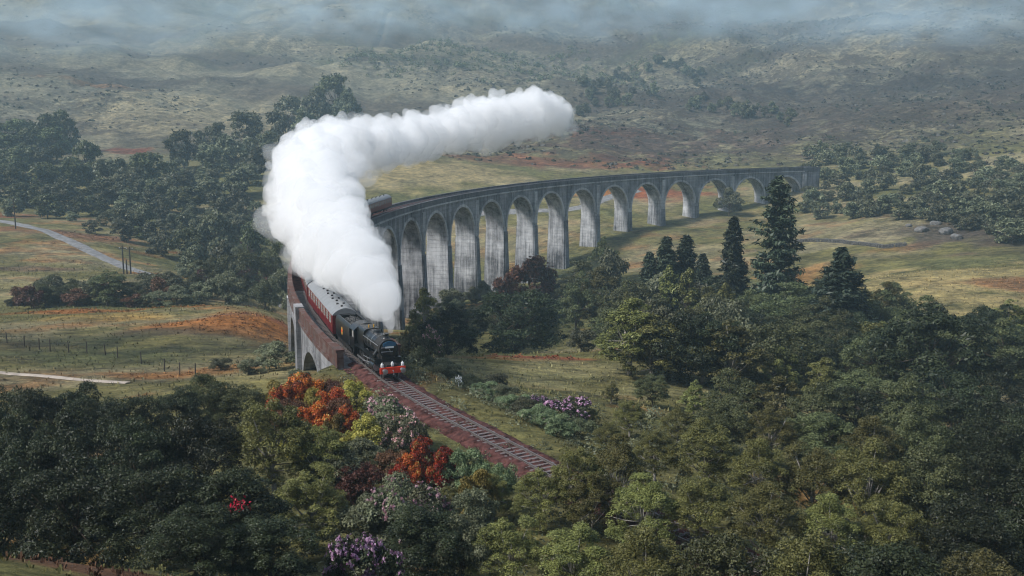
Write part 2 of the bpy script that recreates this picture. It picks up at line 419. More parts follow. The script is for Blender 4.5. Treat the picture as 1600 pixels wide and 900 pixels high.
# ---- what grows where
PATCH = []   # world x, y, radius x, radius y, colour, strength
def patch(px, py, Y, rx, ry, col, k=1.0):
    p = at(px, py, Y); PATCH.append((p.x, p.y, rx, ry, col, k))
GR_OLIVE = np.array((.135, .125, .05)); GR_DRY = np.array((.255, .222, .138)); GR_GREEN = np.array((.10, .112, .048))
ORANGE = np.array((.25, .105, .032)); HEATH = np.array((.060, .050, .043)); BROWN = np.array((.11, .075, .05)); DIRT = np.array((.10, .055, .035))
MOOR = np.array((.175, .168, .128)); REDB = np.array((.20, .065, .035)); DARKG = np.array((.03, .04, .022))
for a in [(320,517,157,11,4.5,ORANGE,.85),(275,532,150,9,3.2,BROWN*.8,.95),(240,490,182,26,4,ORANGE,.8),(400,520,155,9,5,ORANGE,.8),(150,500,168,15,5,GR_DRY*np.array((1,.8,.4)),.7),
          (60,492,180,14,4,ORANGE,.6),(420,497,165,9,2.5,REDB,.7),(60,545,140,30,9,DARKG,.8),(180,560,132,20,5,GR_GREEN*.8,.7),(360,575,122,10,3,ORANGE,.6),
          (215,232,520,14,10,REDB,1.2),(150,150,720,30,10,ORANGE*.8,.6),(20,330,345,18,14,REDB,.8),(130,385,300,20,8,REDB,.6),(230,420,245,10,5,ORANGE,.8),(30,420,245,16,5,BROWN,.8),
          (640,270,440,45,30,GR_DRY*np.array((1.0,.95,.8)),.9),(430,200,600,60,40,GR_DRY,.8),(300,180,640,70,60,GR_DRY,.8),
          (1000,215,545,70,55,BROWN*np.array((1.0,.85,.85)),1.0),(900,200,560,45,30,REDB*.6,.7),(1090,225,540,80,40,HEATH*1.6,.7),(880,258,480,50,14,REDB*.9,.7),(960,320,420,20,10,ORANGE,.9),(1030,300,420,22,12,REDB,.8),
          (1450,440,230,40,40,GR_DRY*np.array((1.15,1.08,.8)),.85),(1590,445,215,6,8,REDB,.6),(1470,365,300,14,12,HEATH*1.5,.9),(1330,375,305,25,10,GR_DRY,.7),(1240,430,270,8,12,ORANGE,.45),(1390,385,290,14,4,ORANGE,.4),(1590,340,300,30,40,HEATH,.7),(1290,420,275,15,8,ORANGE*.9,.3),
          (820,552,132,8,2,REDB,.9),(890,560,131,10,1.6,REDB,.8),(780,556,128,6,1.2,ORANGE,.7),(850,585,116,14,5,GR_DRY*np.array((.8,.9,.6)),.5),(720,560,118,8,6,GR_OLIVE*1.4,.6),(800,585,116,22,9,np.array((.22,.21,.10)),.75),(900,575,122,16,7,np.array((.22,.20,.10)),.7),
          (60,860,31,9,6,DIRT,1.6),(250,880,30,9,5,DIRT,1.2)]:
    patch(*a)
def smooth(e0, e1, x):
    t = np.clip((x - e0) / (e1 - e0), 0, 1); return t * t * (3 - 2 * t)
def ground_colour(x, y):
    x = np.asarray(x, float); y = np.asarray(y, float)
    n1 = fbm(x / 30, y / 22, 41, 4); n2 = fbm(x / 9, y / 6, 43, 4); n3 = fbm(x / 90, y / 60, 47, 4)
    mixv = lambda a, b, w: a * (1 - w[:, None]) + b * w[:, None]
    col = np.tile(GR_OLIVE, (len(x), 1))
    col = mixv(col, GR_DRY, smooth(-.10, .22, n1 + .5 * n2) * .75)
    col = mixv(col, GR_GREEN, smooth(.0, .25, -n1 + .4 * n2) * .6)
    col = mixv(col, ORANGE, smooth(.06, .24, n2 + .3 * n1) * .55 * smooth(420, 300, y))
    far = smooth(430, 600, y)
    col = mixv(col, MOOR, far * .8)
    hr = smooth(-40, 120, x - (y - 500) * .15)                       # the right of the hill is heather and rock
    col = mixv(col, HEATH, far * smooth(-.02, .2, n2 * .7 + n3 * .5 + .14 * hr) * (.35 + .55 * hr))
    col = mixv(col, GR_GREEN * .55, smooth(-.02, .12, n3) * smooth(800, 1000, y) * .7)
    zone = fbm(x / 150, y / 70, 83, 3)
    col = mixv(col, HEATH * np.array((1.1, 1.0, .95)), far * smooth(.0, .16, zone) * .65)
    col = mixv(col, GR_DRY * np.array((.9, .92, 1.0)), far * smooth(.02, .16, -zone) * .6)
    wig = np.maximum(.25, 1 + 2.4 * n2 + 1.0 * n1)
    for (cx_, cy_, rx, ry, c, k) in PATCH:
        d = np.hypot((x - cx_) / rx, (y - cy_) / ry)
        near = d < 2.2
        if near.any():
            w = np.zeros(len(x)); w[near] = np.clip(smooth(1.25, .55, d[near] / wig[near]) * k, 0, .92)
            col = mixv(col, c, w)
    return np.clip(col, .004, 1)
gcol = ground_colour(fx, fy)
rough_w = smooth(420, 520, fy) * np.clip(.48 + .52 * smooth(-150, 80, fx - (fy - 500) * .12) + 1.2 * fbm(fx / 80, fy / 50, 77, 3), .05, 1) + .42 * smooth(430, 300, fy) * np.clip(.5 + 1.5 * fbm(fx / 25, fy / 14, 79, 3), 0, 1)
gcol = np.column_stack([gcol, np.clip(rough_w, 0, 1)])
nx, ny = len(GX), len(GY)
ii = (np.arange(ny - 1)[:, None] * nx + np.arange(nx - 1)[None]).ravel()
me = mesh_np('ground', np.stack([fx, fy, fz], 1), np.stack([ii, ii + 1, ii + nx + 1, ii + nx], 1), M['ground'], True, colattr=gcol)
tag(link('ground', me), kind='structure')

def ribbon(name, pts, width, mat, lift=.05, wob=.3):
    P = [Vector((p[0], p[1], 0)) for p in pts]; dense = []
    for a, b in zip(P[:-1], P[1:]):
        n = max(2, int((b - a).length / 1.2))
        dense += [a.lerp(b, i / n) for i in range(n)]
    dense.append(P[-1])
    d2 = []
    for i in range(len(dense)):                                     # soften the corners
        lo, hi = max(0, i - 8), min(len(dense), i + 9); q = Vector((0, 0, 0))
        for k in range(lo, hi): q += dense[k]
        d2.append(q / (hi - lo))
    V, Fc = [], []; K = 7
    for i, p in enumerate(d2):
        t = (d2[min(i + 1, len(d2) - 1)] - d2[max(i - 1, 0)]).normalized(); n = Vector((-t.y, t.x, 0))
        w = width * (1 + wob * (vnoise([i * .21], [3.3], 5)[0] - .5))
        for j in range(K):
            q = p + n * w * (j / (K - 1) - .5); V.append((q.x, q.y))
    V = np.array(V); z = ground(V[:, 0], V[:, 1])
    e = np.abs((np.arange(len(V)) % K) / (K - 1) - .5) * 2
    z = z + lift + .10 * (1 - e ** 4)
    i = (np.arange(len(d2) - 1)[:, None] * K + np.arange(K - 1)[None]).ravel()
    me = mesh_np(name, np.column_stack([V, z]), np.stack([i, i + 1, i + K + 1, i + K], 1), mat, True)
    return tag(link(name, me), kind='structure')
def gp(px, py, Y): p = at(px, py, Y); return (p.x, p.y)
ribbon('road', [gp(-120,325,345), gp(0,345,320), gp(70,362,300), gp(150,388,272), gp(220,413,250), gp(290,440,232)], 4.0, M['road'])
ribbon('footpath', [gp(-60,580,127), gp(40,587,123), gp(110,592,120), gp(180,600,117), gp(250,609,113)], 1.2, M['path'])
ribbon('track', [gp(700,420,380), gp(800,392,385), gp(900,352,388), gp(965,328,415), gp(1010,322,425)], 5, M['road'])
ribbon('lane', [gp(1500,548,170), gp(1560,541,169), gp(1640,536,170), gp(1760,530,172)], 2.6, M['path'])

# ------------------------------------------------------------------ the viaduct
viaduct = link('viaduct', None)
tag(viaduct, 'long curved concrete railway viaduct with tall round arches crossing the valley', 'viaduct')
HALF, TOPZ, Z_STR, Z_CROWN = 2.8, 1.2, -.35, -2.0
piers = [TH0 - k * DTH for k in range(15)]                          # far side, counted away from the engine
TH_NEAR, TH_END = 3.439, 3.533
near_p = [piers[0] + (TH_NEAR - piers[0]) * i / 5 for i in range(1, 6)]
joints = near_p[::-1] + piers                                       # engine end first
joints = [TH_END - .012] + joints
def ring_part(name, th0, th1, r0, r1, z0, z1, mat, parent, n=6):
    mb = MB(); vs = []
    for i in range(n + 1):
        th = th0 + (th1 - th0) * i / n
        vs += [W(th, r0, z0), W(th, r1, z0), W(th, r1, z1), W(th, r0, z1)]
    fs = [(0, 1, 2, 3), (4*n+3, 4*n+2, 4*n+1, 4*n)]
    for i in range(n):
        for j in range(4):
            k = (j + 1) % 4; fs.append((4*i+j, 4*i+4+j, 4*i+4+k, 4*i+k))
    mb.add(vs, fs); return mb.build(name, mat, parent)
def arch_span(tha, thb, parent, name='arch_span', mat=None, r_h=7.55, pa=1.15, pb=1.15):
    L = abs(tha - thb) * R; sg = -1 if thb < tha else 1
    half = (L - pa - pb) / 2; mid = pa + half; zs = Z_CROWN - half
    xs = [0.0]; zb = [zs]
    n = 22
    for i in range(n + 1):
        a = math.pi * i / n; xs.append(mid - half * math.cos(a)); zb.append(zs + half * math.sin(a))
    xs.append(L); zb.append(zs)
    def P(x, r, z): return W(tha + sg * x / R, r, z)
    mb = MB(); w = HALF - .12
    for r in (R - w, R + w):
        vs = []
        for x, z in zip(xs, zb): vs += [P(x, r, z), P(x, r, Z_STR)]
        mb.add(vs, [(2*i, 2*i+2, 2*i+3, 2*i+1) for i in range(len(xs)-1)])
    vs = []
    for x in xs: vs += [P(x, R - w, Z_STR), P(x, R + w, Z_STR)]
    mb.add(vs, [(2*i, 2*i+2, 2*i+3, 2*i+1) for i in range(len(xs)-1)])
    sp = mb.build(name, mat or M['concrete_dark'], parent)
    mv = MB(); vs = []
    for x, z in zip(xs, zb): vs += [P(x, R - w, z), P(x, R + w, z)]
    mv.add(vs, [(2*i, 2*i+2, 2*i+3, 2*i+1) for i in range(len(xs)-1)]); mv.build('vault', M['concrete'], sp, True)
    for r_in, r_out in ((R - w - .09, R - w + .3), (R + w - .3, R + w + .09)):        # proud arch rings
        mr = MB(); vs = []
        for i in range(n + 1):
            a = math.pi * i / n; c, s_ = math.cos(a), math.sin(a)
            for rr, hh in ((r_in, half - .012), (r_out, half - .012), (r_out, half + .62), (r_in, half + .62)):
                vs.append(P(mid - hh * c, rr, zs + hh * s_))
        fs = [(0, 1, 2, 3), (4*n+3, 4*n+2, 4*n+1, 4*n)]
        for i in range(n):
            for j in range(4):
                k = (j + 1) % 4; fs.append((4*i+j, 4*i+4+j, 4*i+4+k, 4*i+k))
        mr.add(vs, fs); mr.build('arch_ring', M['concrete_ring'] if tha < 3.4 else M['concrete_front'], sp)
    return zs
def pier(th, zs, even):
    p = W(th, R, 0); zg = gz(p[0], p[1]) - 2.0 - deck_z(th)
    def slab(t0, t1, w0, w1, z0, z1):
        vs = []
        for z, t, w in ((z0, t0, w0), (z1, t1, w1)):
            for dx, dr in ((-t, -w), (t, -w), (t, w), (-t, w)): vs.append(W(th + dx / R, R + dr, z))
        return vs, [(0,3,2,1),(4,5,6,7),(0,1,5,4),(1,2,6,5),(2,3,7,6),(3,0,4,7)]
    h = zs - zg
    mb = MB(); mb.add(*slab(1.15 + h * .018, 1.16, 2.72 + h * .028, 2.72, zg, zs))
    pr = mb.build('pier', M['concrete'], viaduct)
    bt = 1.0 if even else .85
    for s_ in (-1, 1):                                              # the thicker weathered buttress on both faces
        mb = MB(); vs = []
        for z, w0, w1, t in ((zg, 2.6 + h * .028, 3.02 + h * .034, bt + h * .014), (zs - 1.2, 2.6, 3.02, bt)):
            for dx, dr in ((-t, w0), (t, w0), (t, w1), (-t, w1)): vs.append(W(th + dx / R, R + s_ * dr, z))
        mb.add(vs, [(0,3,2,1),(4,5,6,7),(0,1,5,4),(1,2,6,5),(2,3,7,6),(3,0,4,7)]); mb.build('buttress', M['concrete_front'], pr)
    if even:
        for s_ in (-1, 1):
            mb = MB(); vs = []
            for z in (zs - .6, -1.05):
                for dx, dr in ((-.8, 2.5), (.8, 2.5), (.8, 3.06), (-.8, 3.06)): vs.append(W(th + dx / R, R + s_ * dr, z))
            mb.add(vs, [(0,3,2,1),(4,5,6,7),(0,1,5,4),(1,2,6,5),(2,3,7,6),(3,0,4,7)])
            mb.build('pilaster', M['concrete_ring'], pr)
zs_by = {}
for i in range(len(joints) - 1):
    a, b = joints[i], joints[i + 1]
    z_s = arch_span(a, b, viaduct, mat=M['concrete_front'] if i < 3 else None, pa=1.15 if i else 2.6)
    zs_by[i] = z_s
    ring_part('string_course', a, b, R - HALF - .16, R - HALF + .3, Z_STR, Z_STR + .34, M['concrete_ring'] if i > 3 else M['parapet_red'], viaduct)
    ring_part('string_course', a, b, R + HALF - .3, R + HALF + .16, Z_STR, Z_STR + .34, M['concrete_ring'] if i > 3 else M['parapet_red'], viaduct)
    red = i < 4
    for s_, nm in ((-1, 'parapet'), (1, 'parapet')):
        r0, r1 = (R - HALF, R - HALF + .42) if s_ < 0 else (R + HALF - .42, R + HALF)
        mt = M['parapet_red'] if (red and s_ > 0) else M['parapet_dark']
        pp = ring_part(nm, a, b, r0, r1, Z_STR + .343, TOPZ - .16, mt, viaduct)
        ring_part('coping', a, b, r0 - .07, r1 + .07, TOPZ - .157, TOPZ, mt, pp)
for i, th in enumerate(joints[1:], 1):
    k = i - 6
    pier(th, zs_by[min(i, len(joints) - 2)], k % 2 == 0)
ring_part('deck', joints[0] + .02, 3.40, R - HALF + .44, R + HALF - .44, Z_STR - .2, -.42, M['ballast'], viaduct, 12)
for k_ in range(6):
    ta, tb = 3.40 - k_ * .042, 3.40 - (k_ + 1) * .042
    ring_part('deck', ta, tb, R - HALF + .44, R + HALF - .44, Z_STR - .2, -.42 + .16 * k_, M['ballast'], viaduct, 3)
ring_part('deck', 3.148, joints[-1] - .02, R - HALF + .44, R + HALF - .44, Z_STR - .2, .55, M['ballast'], viaduct, 50)
# thick panelled ends
for tha, thb, sg in ((joints[0] + .013, joints[0], 1), (joints[-1], joints[-1] - .03, -1)):
    ab = ring_part('abutment', tha, thb, R - HALF + .05, R + HALF - .05, -14, Z_STR, M['concrete_front'], viaduct)
    for r0, r1 in ((R - HALF - .1, R - HALF + .5), (R + HALF - .5, R + HALF + .1)):
        mt = M['parapet_red'] if sg > 0 else M['parapet_dark']
        ring_part('end_parapet', tha, thb, r0, r1, Z_STR + .003, TOPZ - .1, mt, ab)
        ring_part('coping', tha, thb, r0 - .1, r1 + .1, TOPZ - .097, TOPZ + .12, mt, ab)
for th in (near_p[-1],):                                            # refuge post on the curved parapet by the carriages
    for s_ in (-1, 1):
        mb = MB(); vs = []
        for z in (-9, TOPZ + .15):
            for dx, dr in ((-1.1, 2.3), (1.1, 2.3), (1.1, 3.2), (-1.1, 3.2)): vs.append(W(th + dx / R, R + s_ * dr, z))
        mb.add(vs, [(0,3,2,1),(4,5,6,7),(0,1,5,4),(1,2,6,5),(2,3,7,6),(3,0,4,7)])
        mb.build('refuge_pillar', M['concrete_front'], viaduct)

# ------------------------------------------------------------------ railway track
TS = .88                                                            # the engine and carriages of this line, a little under standard size
GAUGE = 1.30
rail_t = link('railway_track', None)
tag(rail_t, 'single railway line with steel rails and pale sleepers running from the engine into the trees', 'railway track')
RAIL_Z = .0
for sd in (-1, 1):
    prof = [(-.035, 0), (.035, 0), (.04, -.04), (.012, -.06), (.012, -.12), (.07, -.15), (-.07, -.15), (-.012, -.12), (-.012, -.06), (-.04, -.04)]
    vs, fs = [], []; ss = np.arange(-62, 330, .8); n = len(prof)
    for s_ in ss:
        p, t = path(s_), path_t(s_); nn = Vector((t.y, -t.x, 0))
        for a, b in prof: q = p + nn * (sd * GAUGE / 2 + a * 1.1); vs.append((q.x, q.y, p.z + RAIL_Z + b))
    for i in range(len(ss) - 1):
        for j in range(n):
            k = (j + 1) % n; fs.append((i*n+j, (i+1)*n+j, (i+1)*n+k, i*n+k))
    link('rail', mesh_np('rail', vs, fs, M['rail']), rail_t)
mb = MB(); mb.box(-.115, .115, -1.06, 1.06, -.14, 0)
sl0 = mb.build('sleeper', M['sleeper'], rail_t, bevel=.02); first = True
rng = random.Random(5)
for i in range(165):
    s_ = -58 + i * .64
    o = sl0 if first else sl0.copy()
    if not first: COL.objects.link(o)
    first = False
    p, t = path(s_), path_t(s_)
    o.location = (p.x, p.y, p.z - .15 + rng.uniform(-.012, .008))
    o.rotation_euler = (0, 0, math.atan2(t.y, t.x) + rng.uniform(-.02, .02)); o.scale = (1, rng.uniform(.97, 1.04), 1)

# ballast bed with loose stones
vs, fs = [], []; K = 25; ss = np.arange(-60, 9, .3)
for s_ in ss:
    p, t = path(s_), path_t(s_); nn = Vector((t.y, -t.x, 0))
    for j in range(K):
        u = (j / (K - 1) - .5) * 4.0; q = p + nn * u
        z = (-.135 if abs(u) > .72 else -.2) - max(0, abs(u) - 1.25) * .5
        vs.append((q.x, q.y, p.z + z))
vs = np.array(vs); vs[:, 2] += fbm(vs[:, 0] * 2.5, vs[:, 1] * 2.5, 71, 3) * .34
i = (np.arange(len(ss) - 1)[:, None] * K + np.arange(K - 1)[None]).ravel()
bal = link('ballast', mesh_np('ballast', vs, np.stack([i, i + 1, i + K + 1, i + K], 1), M['ballast'], True), rail_t); bal['kind'] = 'stuff'
rs = np.random.default_rng(8)
n = 5500; sv = rs.uniform(-45, 8, n); uv = rs.uniform(-1.95, 1.95, n); V, Fc = [], []
pp = np.array([[np.interp(S0 - s_, PS, PATH[:, k]) for k in range(3)] for s_ in sv])
tt = np.array([[np.interp(S0 - s_ + .5, PS, PATH[:, k]) - np.interp(S0 - s_ - .5, PS, PATH[:, k]) for k in range(2)] for s_ in sv])
c = pp.copy(); c[:, 0] += tt[:, 1] * uv; c[:, 1] -= tt[:, 0] * uv
c[:, 2] += -.22 - np.maximum(0, abs(uv) - 1.25) * .5
oct_ = np.array([(1,0,0),(-1,0,0),(0,1,0),(0,-1,0),(0,0,1),(0,0,-1)], float)
rad = rs.uniform(.04, .11, n)
V = (c[:, None] + oct_[None] * rad[:, None, None] * rs.uniform(.6, 1.3, (n, 6, 1))).reshape(-1, 3)
of = np.array([(0,2,4),(2,1,4),(1,3,4),(3,0,4),(2,0,5),(1,2,5),(3,1,5),(0,3,5)])
Fc = (np.arange(n)[:, None, None] * 6 + of[None]).reshape(-1, 3)
o = link('ballast_stones', mesh_np('ballast_stones', V, Fc, M['ballast']), rail_t); o['kind'] = 'stuff'

# ------------------------------------------------------------------ rolling stock (x forward from the front end, z up from the rail)
def place(root, s_front, length):
    """stand a vehicle on the line with its front end s_front behind the engine's front"""
    a, b = path(s_front + length * .15), path(s_front + length * .85)
    d = (a - b).normalized(); mid = path(s_front + length * .5)
    c = (a + b) / 2
    root.location = (c.x + d.x * length / 2, c.y + d.y * length / 2, c.z + .002)
    root.rotation_euler = (0, 0, math.atan2(d.y, d.x)); root.scale = (TS, TS, TS)
def disc(mb, x, y, z, r, w, n=20):  mb.tube([(x, y - w / 2, z), (x, y + w / 2, z)], r, n); return mb
def wheel(parent, x, y, r, spokes=10, mat=None):
    w = MB(); n = 24                                                # rim ring
    vs, fs = [], []
    for i in range(n):
        a = 2*math.pi*i/n
        for rr, yy in ((r, -.06), (r, .06), (r*.84, .06), (r*.84, -.06)): vs.append((x + rr*math.cos(a), y + yy, r + rr*math.sin(a)))
    for i in range(n):
        for j in range(4):
            k = (j+1) % 4; i2 = (i+1) % n; fs.append((4*i+j, 4*i2+j, 4*i2+k, 4*i+k))
    w.add(vs, fs)
    disc(w, x, y, r, r * .2, .14, 12)
    for i in range(spokes):
        a = 2*math.pi*i/spokes
        w.tube([(x, y, r), (x + r*.88*math.cos(a), y, r + r*.88*math.sin(a))], .035, 5)
    o = w.build('wheel', mat or M['grime'], parent)
    t = MB(); vs, fs = [], []
    for i in range(n):
        a = 2*math.pi*i/n
        for rr, yy in ((r+.012, -.07), (r+.012, .07)): vs.append((x + rr*math.cos(a), y + yy, r + rr*math.sin(a)))
    fs = [(2*i, 2*((i+1) % n), 2*((i+1) % n)+1, 2*i+1) for i in range(n)]
    t.add(vs, fs); t.build('tyre', M['steel'], o)
    return o

def make_engine():
    e = link('steam_locomotive', None)
    tag(e, 'black steam locomotive with red buffer beam and three white lamps coming off the viaduct', 'locomotive')
    mb = MB(); mb.box(-.58, -.45, -1.25, 1.25, .72, 1.32); beam = mb.build('buffer_beam', M['beam_red'], e, bevel=.015)
    for y in (-.87, .87):
        mb = MB(); mb.tube([(-.45, y, 1.03), (-.2, y, 1.03)], [.17, .13], 14); mb.tube([(-.2, y, 1.03), (.0, y, 1.03), (.03, y, 1.03)], [.09, .09, .09], 12)
        mb.tube([(.03, y, 1.03), (.07, y, 1.03), (.09, y, 1.03)], [.25, .25, .19], 20); mb.build('buffer', M['steel'], beam, True)
    mb = MB(); mb.tube([(-.45, 0, 1.0), (-.2, 0, .95), (-.15, 0, .7), (-.25, 0, .6)], .05, 8); mb.build('coupling_hook', M['steel'], beam)
    for y, z in ((-1.0, 1.5), (0, 1.55), (1.0, 1.5)):
        mb = MB(); mb.box(-.72, -.5, y - .11, y + .11, z - .17, z + .14); mb.tube([(-.61, y, z + .14), (-.61, y, z + .27)], [.08, .05], 10)
        mb.tube([(-.5, y, z), (-.46, y, z)], .085, 14); mb.build('lamp', M['white_paint'], e, bevel=0)
    mb = MB(); mb.box(-2.1, -.55, -1.2, 1.2, 1.29, 1.36); mb.box(-2.16, -2.06, -1.3, 1.3, 1.33, 1.8)
    mb.box(-9.6, -2.1, -1.32, -.78, 1.77, 1.83); mb.box(-9.6, -2.1, .78, 1.32, 1.77, 1.83); mb.build('running_board', M['loco_black'], e)
    mb = MB(); mb.box(-10.9, -.6, -.55, .55, .55, 1.5); mb.build('frame', M['grime'], e)
    ZB = 2.78
    mb = MB(); mb.tube([(-3.7, 0, ZB), (-1.72, 0, ZB)], .93, 36); mb.box(-3.5, -1.9, -.6, .6, 1.36, 2.2); smk = mb.build('smokebox', M['grime'], e, True)
    mb = MB(); mb.tube([(-1.72, 0, ZB), (-1.66, 0, ZB), (-1.6, 0, ZB), (-1.54, 0, ZB), (-1.5, 0, ZB)], [.78, .78, .68, .45, .12], 32)
    dr = mb.build('smokebox_door', M['loco_black'], smk, True)
    mb = MB(); mb.tube([(-1.55, -.78, ZB + .2), (-1.52, .35, ZB + .2)], .035, 6); mb.tube([(-1.55, -.78, ZB - .2), (-1.52, .35, ZB - .2)], .035, 6)
    mb.tube([(-1.5, 0, ZB), (-1.38, 0, ZB)], .05, 8); mb.tube([(-1.4, 0, ZB), (-1.4, .12, ZB - .25)], .02, 6); mb.build('hinge_and_dart', M['steel'], smk, False)
    pr = [(-.62 + 1.24*i/12, ZB + .62 + .20*math.sin(math.pi*i/12)) for i in range(13)]
    mb = MB(); mb.extrude_x([(-.62, ZB + .34), (.62, ZB + .34)] + pr[::-1], -1.48, -1.43); hb = mb.build('headboard', M['blue_plate'], smk)
    mb = MB(); mb.box(-1.425, -1.40, -.42, .42, ZB + .16, ZB + .32); mb.build('number_plate', M['white_paint'], smk)
    mb = MB(); mb.tube([(-2.65, 0, ZB + .85), (-2.65, 0, ZB + .97), (-2.65, 0, ZB + 1.25), (-2.65, 0, ZB + 1.32), (-2.65, 0, ZB + 1.36)], [.42, .31, .29, .36, .33], 24); mb.build('chimney', M['loco_black'], e, True)
    mb = MB(); mb.tube([(-3.7, 0, ZB), (-7.1, 0, ZB + .03)], [.86, .95], 36); bo = mb.build('boiler', M['loco_black'], e, True)
    mb = MB()
    for x in (-3.75, -4.8, -5.9, -7.0):
        r = .86 + (-3.7 - x) / 3.4 * .09 + .012; mb.tube([(x, 0, ZB), (x - .09, 0, ZB)], r, 36)
    mb.build('boiler_band', M['steel'], bo, True)
    mb = MB(); mb.tube([(-5.5, 0, ZB + .82), (-5.5, 0, ZB + .95), (-5.5, 0, ZB + 1.1), (-5.5, 0, ZB + 1.2), (-5.5, 0, ZB + 1.23)], [.48, .40, .38, .26, .1], 22); mb.build('dome', M['loco_black'], e, True)
    for x, y in ((-7.6, -.25), (-7.6, .25)):
        mb = MB(); mb.tube([(x, y, ZB + 1.0), (x, y, ZB + 1.28)], .07, 8); mb.build('safety_valve', M['gold'], e)
    mb = MB(); mb.extrude_x([(-.86, 1.5), (.86, 1.5), (1.0, 2.4), (.98, 3.3), (.88, 3.6), (.66, 3.75), (.3, 3.80), (-.3, 3.80), (-.66, 3.75), (-.88, 3.6), (-.98, 3.3), (-1.0, 2.4)], -9.5, -7.05); mb.build('firebox', M['loco_black'], e, True)
    for y in (-1, 1):
        mb = MB(); mb.tube([(-2.0, y*.98, ZB + .35), (-7.0, y*1.03, ZB + .4)], .028, 6); mb.build('handrail', M['steel'], e)
        mb = MB(); mb.tube([(-2.7, y*.72, ZB - .1), (-2.75, y*1.1, 2.1), (-2.85, y*1.12, 1.4)], [.2, .2, .22], 12); mb.build('steam_pipe', M['loco_black'], e, True)
        mb = MB(); mb.tube([(-3.55, y*1.06, .98), (-2.2, y*1.06, 1.02)], .44, 20); mb.tube([(-3.7, y*1.12, 1.5), (-2.05, y*1.12, 1.54)], .22, 14); cy = mb.build('cylinder', M['loco_black'], e, True)
        mb = MB(); mb.tube([(-2.2, y*1.06, 1.02), (-2.15, y*1.06, 1.02)], .38, 20); mb.build('cylinder_cover', M['steel'], cy, True)
        mb = MB(); mb.box(-9.2, -4.4, y*1.05 - .035, y*1.05 + .035, .62, .76); mb.build('coupling_rod', M['steel'], e)
        mb = MB(); mb.tube([(-3.5, y*1.14, 1.0), (-4.7, y*1.14, 1.0), (-6.75, y*1.14, .7)], .06, 6); mb.build('connecting_rod', M['steel'], e)
        mb = MB(); mb.tube([(-3.7, y*1.16, 1.5), (-5.0, y*1.16, 1.35), (-6.6, y*1.16, 1.25)], .035, 6); mb.tube([(-5.0, y*1.16, 1.35), (-5.0, y*1.16, .75)], .035, 6); mb.build('valve_gear', M['steel'], e)
        for x in (-4.55, -6.75, -9.1):
            wheel(e, x, y * .74, .915, 14)
        for x in (-1.55, -3.55): wheel(e, x, y * .74, .5, 10)
    mb = MB()                                                       # cab: sides with openings, front, roof
    for y in (-1, 1):
        y0, y1 = (y*1.30, y*1.25)
        mb.box(-11.0, -9.45, min(y0, y1), max(y0, y1), 1.25, 2.35); mb.box(-9.75, -9.45, min(y0, y1), max(y0, y1), 2.353, 3.25)
        mb.box(-10.45, -10.3, min(y0, y1), max(y0, y1), 2.353, 3.25)
    mb.box(-9.5, -9.44, -1.24, 1.24, 1.3, 3.3); cab = mb.build('cab', M['loco_black'], e)
    arc = [(-1.36 + 2.72*i/16, 3.2 + .68*math.sin(math.pi*i/16)**.8) for i in range(17)]
    mb = MB(); mb.extrude_x(arc + [(y*.97, z - .06) for y, z in arc[::-1]], -11.2, -9.35); mb.build('cab_roof', M['loco_black'], cab, True)
    for y in (-1, 1):
        mb = MB(); mb.box(-10.28, -9.77, y*1.277 - .01, y*1.277 + .01, 2.42, 3.15); mb.build('cab_window', M['pane'], cab)
    return e, 11.1
def make_tender():
    t = link('coal_tender', None)
    tag(t, 'black coal tender with gold crest coupled between the engine and the carriages', 'tender')
    prof = [(-1.3, 1.15), (1.3, 1.15), (1.3, 2.75), (1.22, 3.05), (1.02, 3.28), (.92, 3.28), (.9, 2.9), (-.9, 2.9), (-.92, 3.28), (-1.02, 3.28), (-1.22, 3.05), (-1.3, 2.75)]
    mb = MB(); mb.extrude_x(prof, -7.0, -.5); mb.box(-7.0, -6.6, -.9, .9, 2.8, 3.2); mb.build('body', M['loco_black'], t, True)
    rr = random.Random(3); mb = MB()
    for i in range(160):
        x, y = rr.uniform(-5.2, -.7), rr.uniform(-.85, .85); r = rr.uniform(.12, .24); z = 2.85 + .45 * (1 - (y/.9)**2) + rr.uniform(-.08, .08)
        pts = [(x+r*rr.uniform(.6,1), y, z), (x-r*rr.uniform(.6,1), y, z), (x, y+r*rr.uniform(.6,1), z), (x, y-r*rr.uniform(.6,1), z), (x, y, z+r*.8), (x, y, z-r*.8)]
        mb.add(pts, [tuple(f) for f in of.tolist()])
    o = mb.build('coal', M['coal'], t); o['kind'] = 'stuff'
    mb = MB(); mb.box(-7.1, -.4, -1.2, 1.2, .95, 1.15); mb.build('frame', M['grime'], t)
    mb = MB(); mb.box(-7.1, -.4, -1.06, -1.02, .45, 1.0); mb.box(-7.1, -.4, 1.02, 1.06, .45, 1.0); mb.build('axle_guard', M['grime'], t)
    for y in (-1, 1):
        for x in (-1.6, -3.7, -5.8): wheel(t, x, y*.74, .65, 10)
        mb = MB()
        n = 18; ring = [(-3.75 + .34*math.cos(2*math.pi*i/n), y*1.318, 2.1 + .44*math.sin(2*math.pi*i/n)) for i in range(n)]
        mb.add(ring + [(x, y*1.303, z) for x, _, z in ring], [tuple(range(n)), tuple(range(2*n-1, n-1, -1))] + [(i, (i+1) % n, n+(i+1) % n, n+i) for i in range(n)])
        cr = mb.build('crest', M['gold'], t)
        mb = MB(); mb.box(-4.0, -3.5, min(y*1.32, y*1.33), max(y*1.32, y*1.33), 2.03, 2.16); mb.tube([(-3.75, y*1.322, 2.1), (-3.75, y*1.334, 2.1)], .16, 14); mb.build('crest_wheel', M['beam_red'], cr)
        mb = MB(); mb.tube([(-.45, y*1.27, 1.3), (-.45, y*1.27, 3.0)], .025, 6); mb.build('handrail', M['steel'], t)
    return t, 7.3
